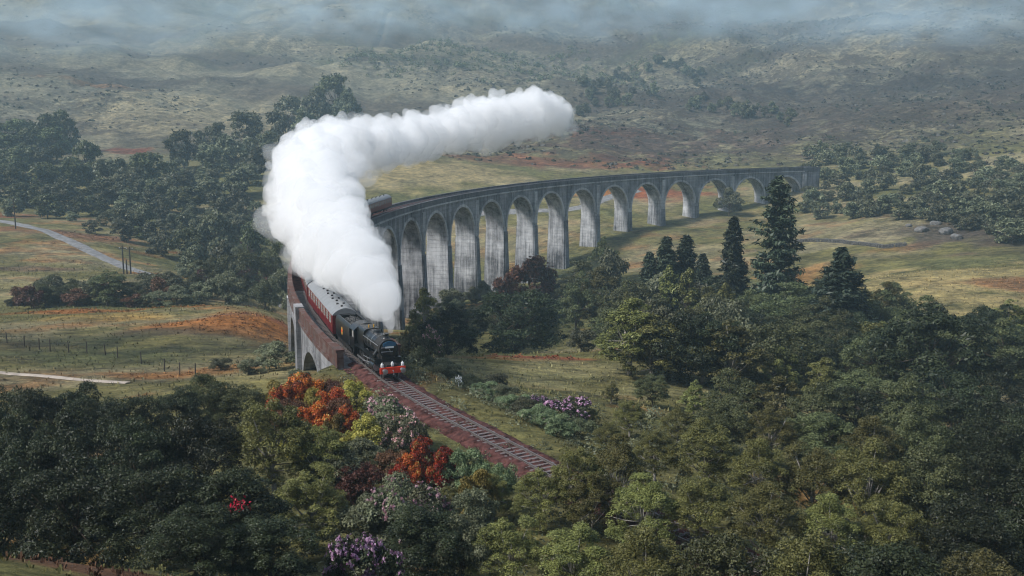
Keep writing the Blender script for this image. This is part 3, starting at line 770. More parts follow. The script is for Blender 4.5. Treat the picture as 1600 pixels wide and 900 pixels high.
def make_coach():
    c = link('railway_carriage', None); LN = 20.5
    mb = MB(); mb.extrude_x([(-1.36, 1.0), (1.36, 1.0), (1.4, 1.6), (1.36, 3.1), (-1.36, 3.1), (-1.4, 1.6)], -LN, 0); mb.build('body', M['maroon'], c)
    arc = [(-1.42 + 2.84*i/18, 3.06 + .74*math.sin(math.pi*i/18)**.75) for i in range(19)]
    mb = MB(); mb.extrude_x(arc, -LN - .05, .05); rf = mb.build('roof', M['coach_roof'], c, True)
    rr = random.Random(2)
    for i in range(11):
        for y in ((-.35, .35) if i % 2 else (-.15,)):
            x = -1.2 - i * 1.75; mb = MB(); z = 3.06 + .74*math.sin(math.pi*(y + 1.42)/2.84)**.75
            mb.tube([(x, y, z - .05), (x, y, z + .12), (x, y, z + .16)], [.13, .13, .09], 10); mb.build('roof_vent', M['grime'], rf)
    mb = MB(); mb.box(-LN + .3, -.3, -1.15, 1.15, .8, 1.0); mb.box(-12.5, -8, -1.1, 1.1, .4, .8); mb.build('underframe', M['grime'], c)
    for x0 in (-3.2, -16.6):
        mb = MB(); mb.box(x0 - 1.7, x0 + 1.7, -1.1, -.95, .4, .75); mb.box(x0 - 1.7, x0 + 1.7, .95, 1.1, .4, .75); mb.box(x0 - .3, x0 + .3, -.95, .95, .4, .7); bg = mb.build('bogie', M['grime'], c)
        for dx in (-1.25, 1.25):
            mb = MB(); mb.tube([(x0+dx, -.8, .46), (x0+dx, -.66, .46)], .46, 20); mb.tube([(x0+dx, .66, .46), (x0+dx, .8, .46)], .46, 20); mb.tube([(x0+dx, -.7, .46), (x0+dx, .7, .46)], .07, 8); mb.build('wheelset', M['grime'], bg)
    for x0, x1 in ((0, .32), (-LN - .32, -LN)):
        mb = MB(); mb.box(x0, x1, -.55, .55, 1.1, 3.2); mb.build('gangway', M['grime'], c)
    k = 9
    for y in (-1, 1):
        for i in range(k):
            xc = -1.75 - i * (LN - 3.5) / (k - 1)
            mb = MB(); a, b = sorted((y*1.375, y*1.408)); mb.box(xc - .68, xc + .68, a, b, 1.98, 2.92); w = mb.build('window', M['frame'], c)
            mb = MB(); a, b = sorted((y*1.38, y*1.413)); mb.box(xc - .6, xc + .6, a, b, 2.05, 2.85); mb.build('pane', M['pane'], w)
            mb = MB(); a, b = sorted((y*1.39, y*1.42)); mb.box(xc - .6, xc + .6, a, b, 2.55, 2.59); mb.build('glazing_bar', M['frame'], w)
        for xd in (-.55, -LN/2 - 1.02, -LN + .55):
            mb = MB(); a, b = sorted((y*1.36, y*1.41)); mb.box(xd - .33, xd + .33, a, b, 1.1, 2.95); d = mb.build('door', M['maroon'], c)
            mb = MB(); a, b = sorted((y*1.405, y*1.44)); mb.box(xd - .25, xd - .12, a, b, 1.85, 1.9); mb.build('handle', M['gold'], d)
    return c, LN
def copy_tree(o, parent=None):
    c = o.copy(); COL.objects.link(c); c.parent = parent
    for ch in [q for q in KIDS.get(o.name, [])]: copy_tree(ch, c)
    return c
def index_kids():
    KIDS.clear()
    for q in bpy.data.objects:
        if q.parent: KIDS.setdefault(q.parent.name, []).append(q)
KIDS = {}
eng, L = make_engine(); place(eng, 0, L * TS); s_ = L * TS
ten, L = make_tender(); place(ten, s_ + .1, L * TS); s_ += L * TS + .45
coach, LC = make_coach(); index_kids()
CL = ['maroon carriage with grey roof coupled right behind the black tender',
      'second maroon carriage behind the tender, its grey roof running into the steam',
      'third maroon carriage behind the tender, under the white steam', 'fourth maroon carriage behind the tender, under the white steam',
      'fifth maroon carriage behind the tender, under the white steam', 'sixth maroon carriage behind the tender, just inside the steam',
      'last maroon carriage of the train, showing past the steam on the far curve']
for i in range(7):
    c = coach if i == 0 else copy_tree(coach)
    place(c, s_, LC * TS); s_ += LC * TS + .62
    tag(c, CL[i], 'railway carriage', 'carriages of the steam train')

# ------------------------------------------------------------------ steam
def steam_mat():
    m, nt, out = new_mat('steam_white')
    v = N(nt, 'ShaderNodeVolumeScatter'); v.inputs['Color'].default_value = (1, 1, 1, 1); v.inputs['Density'].default_value = .34; v.inputs['Anisotropy'].default_value = 0
    t = N(nt, 'ShaderNodeBsdfTransparent'); d = N(nt, 'ShaderNodeBsdfTranslucent'); d.inputs[0].default_value = (.95, .96, .97, 1)
    ms = N(nt, 'ShaderNodeMixShader'); ms.inputs[0].default_value = .05
    nt.links.new(t.outputs[0], ms.inputs[1]); nt.links.new(d.outputs[0], ms.inputs[2]); nt.links.new(ms.outputs[0], out.inputs['Surface'])
    nt.links.new(v.outputs[0], out.inputs['Volume']); return m
M['steam'] = steam_mat()
def wisp_mat():
    m, nt, out = new_mat('steam_wisp'); v = N(nt, 'ShaderNodeVolumeScatter'); v.inputs['Color'].default_value = (.99, .995, 1, 1); v.inputs['Density'].default_value = .11
    nt.links.new(v.outputs[0], out.inputs['Volume']); return m
M['wisp'] = wisp_mat()
STEAM_PX = [(608,524,83,8),(611,510,84,14),(606,492,86,21),(594,468,90,33),(577,440,96,45),(556,412,104,57),(530,384,114,68),(506,354,126,76),(491,322,139,80),(490,290,153,80),
            (492,262,166,74),(510,240,178,62),(540,230,189,52),(575,230,199,48),(612,225,209,45),(652,213,219,42),(698,202,229,41),(742,194,239,44),(784,186,248,47),(822,181,256,46),(856,182,263,38),(878,182,267,24)]
STEAM = [(a, b, c, r * .92 * c / F_PX) for a, b, c, r in STEAM_PX]
def make_steam():
    rr = random.Random(12)
    bm = bmesh.new(); bmesh.ops.create_icosphere(bm, subdivisions=1, radius=1.04)
    iv = np.array([v.co[:] for v in bm.verts]); fi = np.array([[v.index for v in f.verts] for f in bm.faces]); bm.free()
    ctr = [(at(a, b, c), r) for a, b, c, r in STEAM]; balls = []
    def ball(c, r): balls.append((c.x, c.y, c.z, r))
    for i in range(len(ctr) - 1):
        (a, ra), (b, rb) = ctr[i], ctr[i + 1]
        n = max(4, int((b - a).length / (ra * .4)))
        for j in range(n):
            t = j / n; p = a.lerp(b, t); r = ra + (rb - ra) * t
            ball(p, r * .86)
            for q in range(5 if r > 1.5 else 2):
                d = Vector((rr.gauss(0, 1), rr.gauss(0, 1), rr.gauss(0, 1))).normalized()
                rs_ = r * rr.uniform(.22, .48)
                ball(p + d * (r * 1.02 - rs_ * .55), rs_)
                for q2 in range(2):
                    d2 = (d + Vector((rr.gauss(0, .6), rr.gauss(0, .6), rr.gauss(0, .6)))).normalized()
                    ball(p + d2 * r * rr.uniform(.88, 1.04), r * rr.uniform(.10, .2))
    B = np.array(balls)
    V = (B[:, None, :3] + iv[None] * B[:, 3][:, None, None]).reshape(-1, 3)
    Fc = (np.arange(len(B))[:, None, None] * len(iv) + fi[None]).reshape(-1, 3)
    o = link('steam_plume', mesh_np('steam_plume', V, Fc, M['steam']))
    wb = []
    for (a, r) in ctr[1:]:
        for q in range(10):
            d = Vector((rr.gauss(0, 1), rr.gauss(0, 1), rr.gauss(0, .8))).normalized(); wb.append((*(a + d * r * rr.uniform(.75, 1.12)), r * rr.uniform(.2, .5)))
    tail = ctr[-1][0]
    for q in range(26):
        e_ = rr.random(); wb.append((tail.x + e_ * 7 - 4 + rr.gauss(0, 1.5), tail.y + e_ * 4, tail.z + rr.gauss(0, 2.2) - 1.0, rr.uniform(.8, 2.2)))
    wb = np.array(wb); V2 = (wb[:, None, :3] + iv[None] * wb[:, 3][:, None, None]).reshape(-1, 3); F2 = (np.arange(len(wb))[:, None, None] * len(iv) + fi[None]).reshape(-1, 3)
    w_ = link('wisps', mesh_np('wisps', V2, F2, M['wisp']), o)
    rm = o.modifiers.new('remesh', 'REMESH'); rm.mode = 'VOXEL'; rm.voxel_size = .4
    rm = w_.modifiers.new('remesh', 'REMESH'); rm.mode = 'VOXEL'; rm.voxel_size = .45
    tx = bpy.data.textures.new('wisp', 'CLOUDS'); tx.noise_scale = 1.6; tx.noise_depth = 4
    dm = w_.modifiers.new('billow', 'DISPLACE'); dm.texture = tx; dm.strength = 2.0; dm.texture_coords = 'GLOBAL'
    for sz, st, dp in ((4.0, 1.7, 2), (1.1, .5, 4)):
        tx = bpy.data.textures.new('puff', 'CLOUDS'); tx.noise_scale = sz; tx.noise_depth = dp
        dm = o.modifiers.new('billow', 'DISPLACE'); dm.texture = tx; dm.strength = st; dm.mid_level = .5; dm.texture_coords = 'GLOBAL'
    rm = o.modifiers.new('seal', 'REMESH'); rm.mode = 'VOXEL'; rm.voxel_size = .26; rm.use_smooth_shade = True
    rm = w_.modifiers.new('seal', 'REMESH'); rm.mode = 'VOXEL'; rm.voxel_size = .4
    tag(o, 'thick white plume of steam trailing from the engine chimney back over the viaduct', 'steam')
make_steam()

# ------------------------------------------------------------------ trees and shrubs
def leaves_mesh(name, c, nrm, size, mat, rs, shade=None, slim=.45):
    n = len(c)
    nrm = nrm / (np.linalg.norm(nrm, axis=1, keepdims=True) + 1e-9)
    a = rs.normal(size=(n, 3)); a -= nrm * (a * nrm).sum(1, keepdims=True); a /= np.linalg.norm(a, axis=1, keepdims=True) + 1e-9
    b = np.cross(nrm, a)
    l = (size * rs.uniform(.6, 1.35, n))[:, None]
    f = nrm * l * .22
    V = np.stack([c - a * l, c + b * l * slim + f, c + a * l - nrm * l * .15, c - b * l * slim + f], 1).reshape(-1, 3)
    Fc = np.arange(n * 4).reshape(-1, 4)
    val = rs.uniform(0, 1, n) ** 1.3 if shade is None else shade
    return mesh_np(name, V, Fc, mat, False, attr=np.repeat(val, 4))

def wood_mesh(name, trunk_pts, trunk_r, limbs, mat):
    mb = MB(); mb.tube(trunk_pts, trunk_r, 8)
    for pts, r in limbs: mb.tube(pts, r, 5)
    me = bpy.data.meshes.new(name); me.from_pydata(mb.v, [], mb.f); me.materials.append(mat)
    me.polygons.foreach_set('use_smooth', np.ones(len(me.polygons), bool))
    return me

def broadleaf(seed, h=10.0, w=8.0, base=.25, clumps=70, leaves=9000, size=.2, clump_r=.16, flat=.8, leafmat='broad', bark='bark', egg=.0, blossom=None, upright=0.0):
    """a tapered trunk with limbs running out to leaf clumps spread through an uneven crown"""
    rs = np.random.default_rng(seed); rr = random.Random(seed)
    zc = h * (base + 1) / 2; hz = h * (1 - base) / 2
    nl = max(6, int(clumps / 11))                                   # big limbs' worth of foliage, each carrying smaller clumps
    ld = rs.normal(size=(nl, 3)); ld /= np.linalg.norm(ld, axis=1, keepdims=True); low = -.95 if base < .09 else -.45; ld[:, 2] = np.where(ld[:, 2] < low, -ld[:, 2], ld[:, 2])
    for _ in range(12):                                             # spread them apart
        df = ld[:, None] - ld[None]; dd = np.linalg.norm(df, axis=2) + 1e-3 + 9 * np.eye(nl)
        ld = ld + (df / dd[..., None] ** 3).sum(1) * .02; ld /= np.linalg.norm(ld, axis=1, keepdims=True)
    lr = w * rs.uniform(.17, .27, nl)
    LC = ld * (rs.uniform(.50, .80, nl))[:, None] * np.array([w / 2, w / 2, hz]); LC[:, 2] += zc
    LC = np.vstack([LC, [[0, 0, zc + hz * .25]]]); lr = np.append(lr, w * .26); ld = np.vstack([ld, [[0, 0, 1.0]]])
    li = np.arange(clumps) % len(lr); m = clumps
    d = rs.normal(size=(m, 3)) + ld[li] * .8 + np.array([0, 0, .25 if base < .09 else .5]); d /= np.linalg.norm(d, axis=1, keepdims=True)
    C = LC[li] + d * (lr[li] * rs.uniform(.7, 1.12, m))[:, None] * np.array([1, 1, min(1.3, max(.75, hz / w * 2))])
    C[:, 2] = np.maximum(C[:, 2], h * base * .6 + w * .05)
    t = np.clip((C[:, 2] - h * base) / (h * (1 - base)), 0, 1)
    C[:, :2] *= (1 - egg * t)[:, None]
    cr = w * clump_r * rs.uniform(.45, 1.05, m)
    k = rs.choice(m, leaves, p=cr ** 2 / (cr ** 2).sum())
    q = rs.normal(size=(leaves, 3)); q /= np.linalg.norm(q, axis=1, keepdims=True)
    q[:, 2] = np.where(q[:, 2] < -.15, -q[:, 2] * .8, q[:, 2])
    rr_ = rs.uniform(.45, 1.08, leaves) ** .5
    P = C[k] + q * (cr[k] * rr_)[:, None] * np.array([1, 1, flat])
    P += rs.normal(size=P.shape) * size * .45
    nrm = q * .55 + np.array([0, 0, .55]) + rs.normal(size=q.shape) * .5
    nrm[:, 2] *= (1 - upright)
    tone = np.clip(.5 + .28 * rs.normal(size=m), 0, 1)[k] * .55 + rs.uniform(0, 1, leaves) ** 1.6 * .5
    crown = leaves_mesh('crown', P, nrm, size, M[leafmat], rs, tone)
    top = np.array([rr.uniform(-.06, .06) * w, rr.uniform(-.06, .06) * w, h * (.55 + .3 * base)])
    lean = rr.uniform(-.05, .05) * h
    tp = [(0, 0, -.8), (lean * .2, 0, h * .12), (lean * .6, lean * .3, h * .34), tuple(top)]
    r0 = h * .021
    limbs = []
    for i in range(min(m, 26)):
        z0 = rr.uniform(.12 + base * .4, .55) * h; f = z0 / top[2] if top[2] > 0 else 0
        s0 = Vector((top[0] * f * .8 + lean * .3, top[1] * f * .8, min(z0, top[2] * .95))); e_ = Vector(C[i]); md = s0.lerp(e_, .55) + Vector((0, 0, -.04 * h + rr.uniform(0, .06) * h))
        limbs.append(([s0, md, e_], [r0 * .42, r0 * .26, r0 * .07]))
    wood = wood_mesh('trunk', tp, [r0 * 1.35, r0, r0 * .8, r0 * .35], M[bark], ) if not limbs else wood_mesh('trunk', tp, [r0 * 1.35, r0, r0 * .8, r0 * .35], limbs, M[bark])
    bl = None
    if blossom:
        nb = int(leaves * blossom[1]); kk = rs.choice(m, max(2, int(m * .62)), replace=False)
        k2 = rs.choice(kk, nb); q = rs.normal(size=(nb // 7 + 1, 3)); q[:, 2] = np.abs(q[:, 2]); q /= np.linalg.norm(q, axis=1, keepdims=True)
        g = rs.integers(0, len(q), nb); kg = rs.choice(kk, len(q))[g]
        P2 = C[kg] + q[g] * (cr[kg] * 1.08)[:, None] + rs.normal(size=(nb, 3)) * size * .55
        bl = leaves_mesh('blossom', P2, q[g] + rs.normal(size=(nb, 3)) * .5, size * .75, M[blossom[0]], rs, None, .7)
    return dict(h=h, w=w, crown=crown, trunk=wood, blossom=bl)

def conifer(seed, h=18.0, w=6.5, whorls=34, per=8, spray=9, size=.42, droop=.25, base=.08, taper=1.0, gaps=.12, leafmat='conifer', lift=0.0):
    rs = np.random.default_rng(seed); P, Nn, T = [], [], []; limbs = []
    for i in range(whorls):
        t = i / (whorls - 1); z = h * (base + (1 - base) * t)
        L = w / 2 * (1 - t) ** taper * rs.uniform(.75, 1.15) + .12
        if base > .2 and t < .15: L *= .6 + 2 * t
        for j in range(max(4, int(per * (1 - .3 * t)))):
            if rs.random() < gaps: continue
            a = rs.uniform(0, 2 * math.pi); l = L * rs.uniform(.6, 1.12)
            tone = rs.uniform(.2, .8)
            ns = max(3, int(spray * l / (w / 2) * 1.6) + 2)
            limbs.append(([(0, 0, z), (math.cos(a) * l * .9, math.sin(a) * l * .9, z - droop * l * .7 + lift * l)], [.05, .015]))
            for s_ in range(ns):
                u = (s_ + rs.uniform(0, 1)) / ns; u = u ** .7
                side = rs.normal() * .16 * l * (1.1 - u * .6)
                x = math.cos(a) * l * u - math.sin(a) * side; y = math.sin(a) * l * u + math.cos(a) * side
                zz = z - droop * l * u * (1.15 - .35 * u) + lift * l * u * u + rs.normal() * .07
                for q in range(3):
                    P.append((x + rs.normal() * size * .5, y + rs.normal() * size * .5, zz + rs.normal() * size * .3))
                    Nn.append((math.cos(a) * .3 + rs.normal() * .45, math.sin(a) * .3 + rs.normal() * .45, .75)); T.append(np.clip(tone * .6 + u * .3 + rs.uniform(-.2, .2), 0, 1))
    crown = leaves_mesh('crown', np.array(P), np.array(Nn), size, M[leafmat], rs, np.array(T), .3)
    wood = wood_mesh('trunk', [(0, 0, -.8), (0, 0, h * .5), (0, 0, h * .985)], [h * .017, h * .011, .02], limbs[::4], M['bark'])
    return dict(h=h, w=w, crown=crown, trunk=wood, blossom=None)

PR = {}
def proto(key, make, variants):
    PR[key] = [make(i) for i in range(variants)]
# close to the viewpoint: many small leaves
proto('birch_near', lambda i: broadleaf(100 + i, 11, 8, .14, 170, 27000, .10, .10, .95, 'birch', 'birch_bark', .34), 3)
proto('leafy_near', lambda i: broadleaf(120 + i, 10, 9, .08, 150, 27000, .125, .125, .9, 'dark', 'bark', .15), 3)  # foreground dimness is put into these trees' leaf colour
proto('oak_near', lambda i: broadleaf(140 + i, 11, 10, .10, 150, 24000, .14, .12, .8, 'broad', 'bark', .18), 3)
proto('shrub_near', lambda i: broadleaf(160 + i, 4.5, 6, .0, 80, 14000, .12, .15, .9, 'grey', 'bark', .1), 3)
proto('pale_shrub', lambda i: broadleaf(170 + i, 4.0, 5.4, .0, 70, 11000, .115, .15, .9, 'pale', 'bark', .1), 2)
proto('orange_shrub', lambda i: broadleaf(180 + i, 4.2, 6, .0, 80, 10500, .15, .14, .8, 'orange', 'bark', .1), 2)
proto('rust_near', lambda i: broadleaf(185 + i, 4.2, 6, .0, 80, 8000, .13, .15, .85, 'rust', 'bark', .1), 2)
proto('yellow_shrub', lambda i: broadleaf(190 + i, 4.0, 5.5, .0, 80, 10500, .13, .14, .8, 'yellow', 'bark', .1), 2)
proto('purple_shrub', lambda i: broadleaf(200 + i, 4.0, 6, .0, 70, 10000, .15, .15, .9, 'dark', 'bark', .1, ('purple', .34)), 2)
proto('pink_shrub', lambda i: broadleaf(205 + i, 4.0, 6, .0, 70, 10000, .15, .15, .9, 'grey', 'bark', .1, ('pink', .16)), 2)
# a hundred to two hundred and fifty metres off
proto('oak', lambda i: broadleaf(220 + i, 12, 11, .06, 110, 13000, .20, .12, .75, 'broad', 'bark', .15), 4)
proto('dark_oak', lambda i: broadleaf(230 + i, 12, 12, .03, 120, 14000, .21, .12, .75, 'dark', 'bark', .15), 3)
proto('birch', lambda i: broadleaf(240 + i, 12, 8, .06, 110, 11000, .18, .11, .9, 'birch', 'birch_bark', .4), 3)
proto('feathery', lambda i: broadleaf(250 + i, 14, 6.5, .04, 120, 8000, .25, .10, 1.2, 'birch', 'bark', .62), 2)
proto('shrub', lambda i: broadleaf(260 + i, 5, 6.5, .0, 65, 6500, .19, .16, .85, 'grey', 'bark', .1), 4)
proto('rust_shrub', lambda i: broadleaf(270 + i, 5, 7.5, .0, 55, 3600, .28, .16, .85, 'rust', 'bark', .1), 2)
proto('spruce', lambda i: conifer(300 + i, 18, 6.5, 44, 13, 13, .45, .2, .02, .55, .2), 3)
proto('pine', lambda i: conifer(310 + i, 24, 10.5, 32, 10, 16, .5, .0, .10, .42, .32, 'conifer', .2), 2)
proto('fir', lambda i: conifer(320 + i, 15, 8.5, 40, 12, 13, .38, -.12, .02, .6, .12, 'fir', .25), 2)
# beyond that
proto('far_tree', lambda i: broadleaf(340 + i, 10, 10.5, .02, 55, 2600, .52, .14, .8, 'grey', 'bark', .12), 5)
proto('far_dark', lambda i: broadleaf(350 + i, 11, 11, .02, 55, 2600, .54, .14, .8, 'broad', 'bark', .15), 3)
proto('far_shrub', lambda i: broadleaf(360 + i, 5, 7, .0, 36, 1400, .48, .17, .85, 'grey', 'bark', .1), 4)

CAT = {'birch_near': ('birch_tree', 'tree'), 'leafy_near': ('broadleaf_tree', 'tree'), 'oak_near': ('broadleaf_tree', 'tree'), 'oak': ('broadleaf_tree', 'tree'), 'dark_oak': ('broadleaf_tree', 'tree'),
       'birch': ('birch_tree', 'tree'), 'feathery': ('birch_tree', 'tree'), 'spruce': ('spruce_tree', 'tree'), 'pine': ('pine_tree', 'tree'), 'fir': ('fir_tree', 'tree'), 'far_tree': ('broadleaf_tree', 'tree'), 'far_dark': ('broadleaf_tree', 'tree'),
       'shrub_near': ('shrub', 'shrub'), 'pale_shrub': ('shrub', 'shrub'), 'orange_shrub': ('orange_shrub', 'shrub'), 'yellow_shrub': ('shrub', 'shrub'), 'purple_shrub': ('rhododendron_bush', 'shrub'), 'pink_shrub': ('rhododendron_bush', 'shrub'),
       'shrub': ('shrub', 'shrub'), 'rust_shrub': ('shrub', 'shrub'), 'rust_near': ('shrub', 'shrub'), 'far_shrub': ('shrub', 'shrub')}
trng = random.Random(77); TREES = 0
def plant(kind, px, py, Y, wpx, label, group=None, minh=1.5, maxh=30.0):
    """a plant whose top shows at (px, py) at distance Y, wpx wide in the photograph; its height follows from the ground below it"""
    global TREES
    p = at(px, py, Y); g = gz(p.x, p.y)
    h = p.z - g
    k = PR[kind][TREES % len(PR[kind])]; TREES += 1
    h = min(max(h, minh), maxh)
    w = wpx / F_PX * Y
    # a crown is never stretched beyond what its kind allows
    ratio = (w / k['w']) / (h / k['h'])
    lo, hi = .55, 1.35
    if ratio > hi: w = k['w'] * h / k['h'] * hi
    if ratio < lo: w = k['w'] * h / k['h'] * lo
    nm, cat = CAT[kind]
    r = link(nm, None, None, (p.x, p.y, g - .1))
    r.rotation_euler = (0, 0, trng.uniform(0, 6.28)); r.scale = (w / k['w'], w / k['w'], h / k['h'] * 1.01)
    link('trunk', k['trunk'], r); link('crown', k['crown'], r)
    if k['blossom']: link('blossom', k['blossom'], r)
    tag(r, label, cat, group)
    return r
ORD = ['first', 'second', 'third', 'fourth', 'fifth', 'sixth', 'seventh', 'eighth', 'ninth', 'tenth', 'eleventh', 'twelfth', 'thirteenth', 'fourteenth', 'fifteenth', 'sixteenth', 'seventeenth', 'eighteenth', 'nineteenth', 'twentieth']
def row(items, what, where, group, jit=0):
    """items (kind, px, py, Y, width), told apart by their place in the row"""
    items = sorted(items, key=lambda a: a[1])
    for i, (kind, px, py, Y, w) in enumerate(items):
        adj = {'birch_near': 'yellow-green birch', 'leafy_near': 'dark leafy tree', 'oak_near': 'green broadleaf tree', 'oak': 'green broadleaf tree', 'dark_oak': 'dark broadleaf tree', 'birch': 'olive birch', 'feathery': 'feathery yellow-green tree',
               'spruce': 'dark spruce', 'pine': 'tall pine', 'fir': 'blue-green fir', 'far_tree': 'grey-green tree', 'far_dark': 'dark green tree', 'shrub_near': 'grey-green shrub', 'pale_shrub': 'pale green shrub', 'orange_shrub': 'orange-leaved shrub',
               'yellow_shrub': 'yellow-green shrub', 'purple_shrub': 'purple-flowered rhododendron', 'pink_shrub': 'pink-flecked rhododendron', 'shrub': 'grey-green shrub', 'rust_shrub': 'rusty brown shrub', 'far_shrub': 'grey-green bush'}[kind]
        plant(kind, px, py, Y, w, f'{adj}, {ORD[i]} from the left {where}', group)

# --- landmarks of the middle belt
for a in [
    ('pine', 1218, 280, 190, 100, 'tallest pine, rising in front of the viaduct\'s far arches'),
    ('spruce', 1147, 343, 196, 62, 'slim dark spruce standing just left of the tallest pine'),
    ('spruce', 1042, 372, 205, 80, 'dark pointed spruce, higher of the spruce cluster before the meadow'),
    ('spruce', 1073, 370, 207, 78, 'dark spruce at the right of the spruce cluster before the meadow'),
    ('spruce', 1015, 396, 206, 76, 'shorter dark spruce at the left of the spruce cluster'),
    ('spruce', 1098, 398, 203, 62, 'low dark spruce between the cluster and the slim spruce'),
    ('feathery', 1047, 412, 186, 50, 'feathery yellow-green tree in front of the spruce cluster, left of a pair'),
    ('feathery', 1076, 416, 184, 50, 'feathery yellow-green tree in front of the spruce cluster, right of a pair'),
    ('feathery', 1133, 440, 178, 44, 'pale feathery tree below the slim dark spruce'),
    ('fir', 1316, 390, 165, 118, 'blue-green fir with soft upswept branches before the tawny meadow'),
    ('birch', 1386, 442, 175, 52, 'thin see-through birch alone at the foot of the tawny meadow'),
    ('dark_oak', 1462, 486, 122, 190, 'huge dark domed tree at the right below the tawny meadow'),
    ('oak', 1378, 506, 128, 105, 'green oak leaning against the left of the huge dark dome'),
    ('oak', 1212, 465, 156, 130, 'clumpy broad oak below the tallest pine'),
    ('oak', 1270, 500, 150, 100, 'green oak between the clumpy oak and the blue-green fir'),
    ('dark_oak', 805, 452, 158, 165, 'wide dark round bush-like tree in front of the viaduct piers'),
    ('rust_shrub', 835, 414, 235, 85, 'rusty brown bush at the foot of the viaduct piers'),
    ('rust_shrub', 790, 440, 232, 50, 'smaller rusty bush left of the larger rusty bush by the piers'),
    ('shrub', 908, 516, 142, 52, 'small round grey shrub on the meadow edge right of the wide dark tree'),
    ('birch', 663, 452, 190, 55, 'light green young tree against the foot of a viaduct pier'),
    ('dark_oak', 700, 482, 160, 90, 'dark green tree between the engine and the wide dark tree'),
    ('oak', 945, 374, 232, 46, 'small oak in front of the eighth tall arch'),
    ('oak', 905, 412, 225, 70, 'broad grey oak right of the rusty bush by the piers'),
    ('shrub', 965, 402, 222, 50, 'rounded shrub left of the spruce cluster'),
    ('birch', 940, 425, 205, 80, 'olive birch below the small oak by the arches'),
    ('oak', 985, 440, 190, 90, 'green broadleaf tree left of the feathery pair'),
    ('dark_oak', 1150, 480, 172, 80, 'dark tree below the pale feathery tree'),
    ('oak', 900, 440, 200, 60, 'small oak behind the wide dark tree'),
    ('shrub', 1140, 300, 374, 40, 'round bush beside the last low arches of the viaduct'),
    ('shrub', 1265, 290, 392, 50, 'bush hiding the far abutment of the viaduct')]:
    plant(*a)
row([('oak',960,490,165,110),('dark_oak',1010,505,160,130),('oak',1075,490,158,100),('birch',1110,515,150,80),('dark_oak',1185,515,148,90),('oak',1240,530,142,90),('dark_oak',1310,510,145,95),('oak',1345,540,135,80)],
    'trees', 'in the row below the feathery pair', 'trees of the middle belt')
row([('dark_oak',985,535,140,110),('birch',1030,555,130,90),('oak',1095,540,128,110),('birch',1160,550,125,100),('birch',1225,545,120,100),('birch',1290,560,115,90),('oak',1340,575,112,100),('dark_oak',1560,560,118,90),('oak',1410,585,108,100),('dark_oak',1500,590,106,110)],
    'trees', 'in the row level with the railway meadow', 'trees of the middle belt')
# --- the wood in front, right of the railway
FG = 'trees of the near wood'
row([('birch',955,600,98,90),('oak_near',1020,588,100,90),('birch',1085,600,98,100),('oak',1150,592,96,110),('birch',1215,588,95,100),('oak',1280,600,92,100),('dark_oak',1345,605,94,110),('oak',1420,620,90,110),('dark_oak',1500,625,92,120),('dark_oak',1580,620,90,120)],
    'trees', 'in the fourth row of the near wood', FG)
row([('birch_near',925,640,84,95),('birch_near',985,628,82,110),('birch_near',1060,640,80,110),('oak_near',1130,632,80,120),('birch_near',1205,640,78,120),('oak_near',1285,650,78,120),('birch_near',1365,655,76,130),('oak_near',1450,660,76,130),('leafy_near',1535,665,76,130),('leafy_near',1610,665,76,130)],
    'trees', 'in the third row of the near wood', FG)
row([('birch_near',905,705,55,100),('birch_near',968,690,56,110),('birch_near',950,662,72,110),('birch_near',1025,675,66,130),('birch_near',1105,662,66,140),('birch_near',1190,690,64,140),('birch_near',1275,705,64,150),('birch_near',1360,700,62,150),('oak_near',1450,715,62,160),('leafy_near',1545,720,62,160)],
    'trees', 'in the second row of the near wood', FG)
row([('birch_near',700,765,56,120),('birch_near',770,742,56,130),('birch_near',845,735,55,130),('birch_near',925,745,54,150),('birch_near',1010,750,52,160),('birch_near',1100,752,52,160),('birch_near',1200,765,50,170),('birch_near',1300,775,50,170),('birch_near',1400,790,50,190),('leafy_near',1510,800,48,190),('leafy_near',1600,790,50,190)],
    'trees', 'in the front row of the near wood', FG)
row([('birch_near',790,815,44,170),('birch_near',900,830,43,190),('birch_near',1010,830,42,200),('oak_near',1130,840,41,200),('birch_near',1260,850,40,210),('leafy_near',1400,860,40,220),('birch_near',1540,870,40,220)],
    'trees', 'along the bottom edge right of the purple bloom', FG)
# --- left of the railway, below the field
LG = 'dark trees in front on the left'
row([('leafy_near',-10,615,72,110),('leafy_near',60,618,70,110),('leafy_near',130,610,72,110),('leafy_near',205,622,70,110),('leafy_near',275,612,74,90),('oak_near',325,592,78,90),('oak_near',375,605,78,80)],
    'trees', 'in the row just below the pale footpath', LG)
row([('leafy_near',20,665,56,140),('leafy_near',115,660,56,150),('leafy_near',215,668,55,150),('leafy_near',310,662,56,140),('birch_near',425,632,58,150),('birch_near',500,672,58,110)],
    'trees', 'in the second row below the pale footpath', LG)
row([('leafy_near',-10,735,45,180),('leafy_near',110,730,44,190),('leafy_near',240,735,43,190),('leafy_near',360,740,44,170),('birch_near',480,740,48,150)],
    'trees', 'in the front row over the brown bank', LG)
row([('leafy_near',420,815,37,180),('leafy_near',300,800,36,170),('shrub_near',560,790,48,120),('leafy_near',660,800,44,150),('shrub_near',620,750,52,110)],
    'plants', 'around the purple bloom at the bottom', LG)
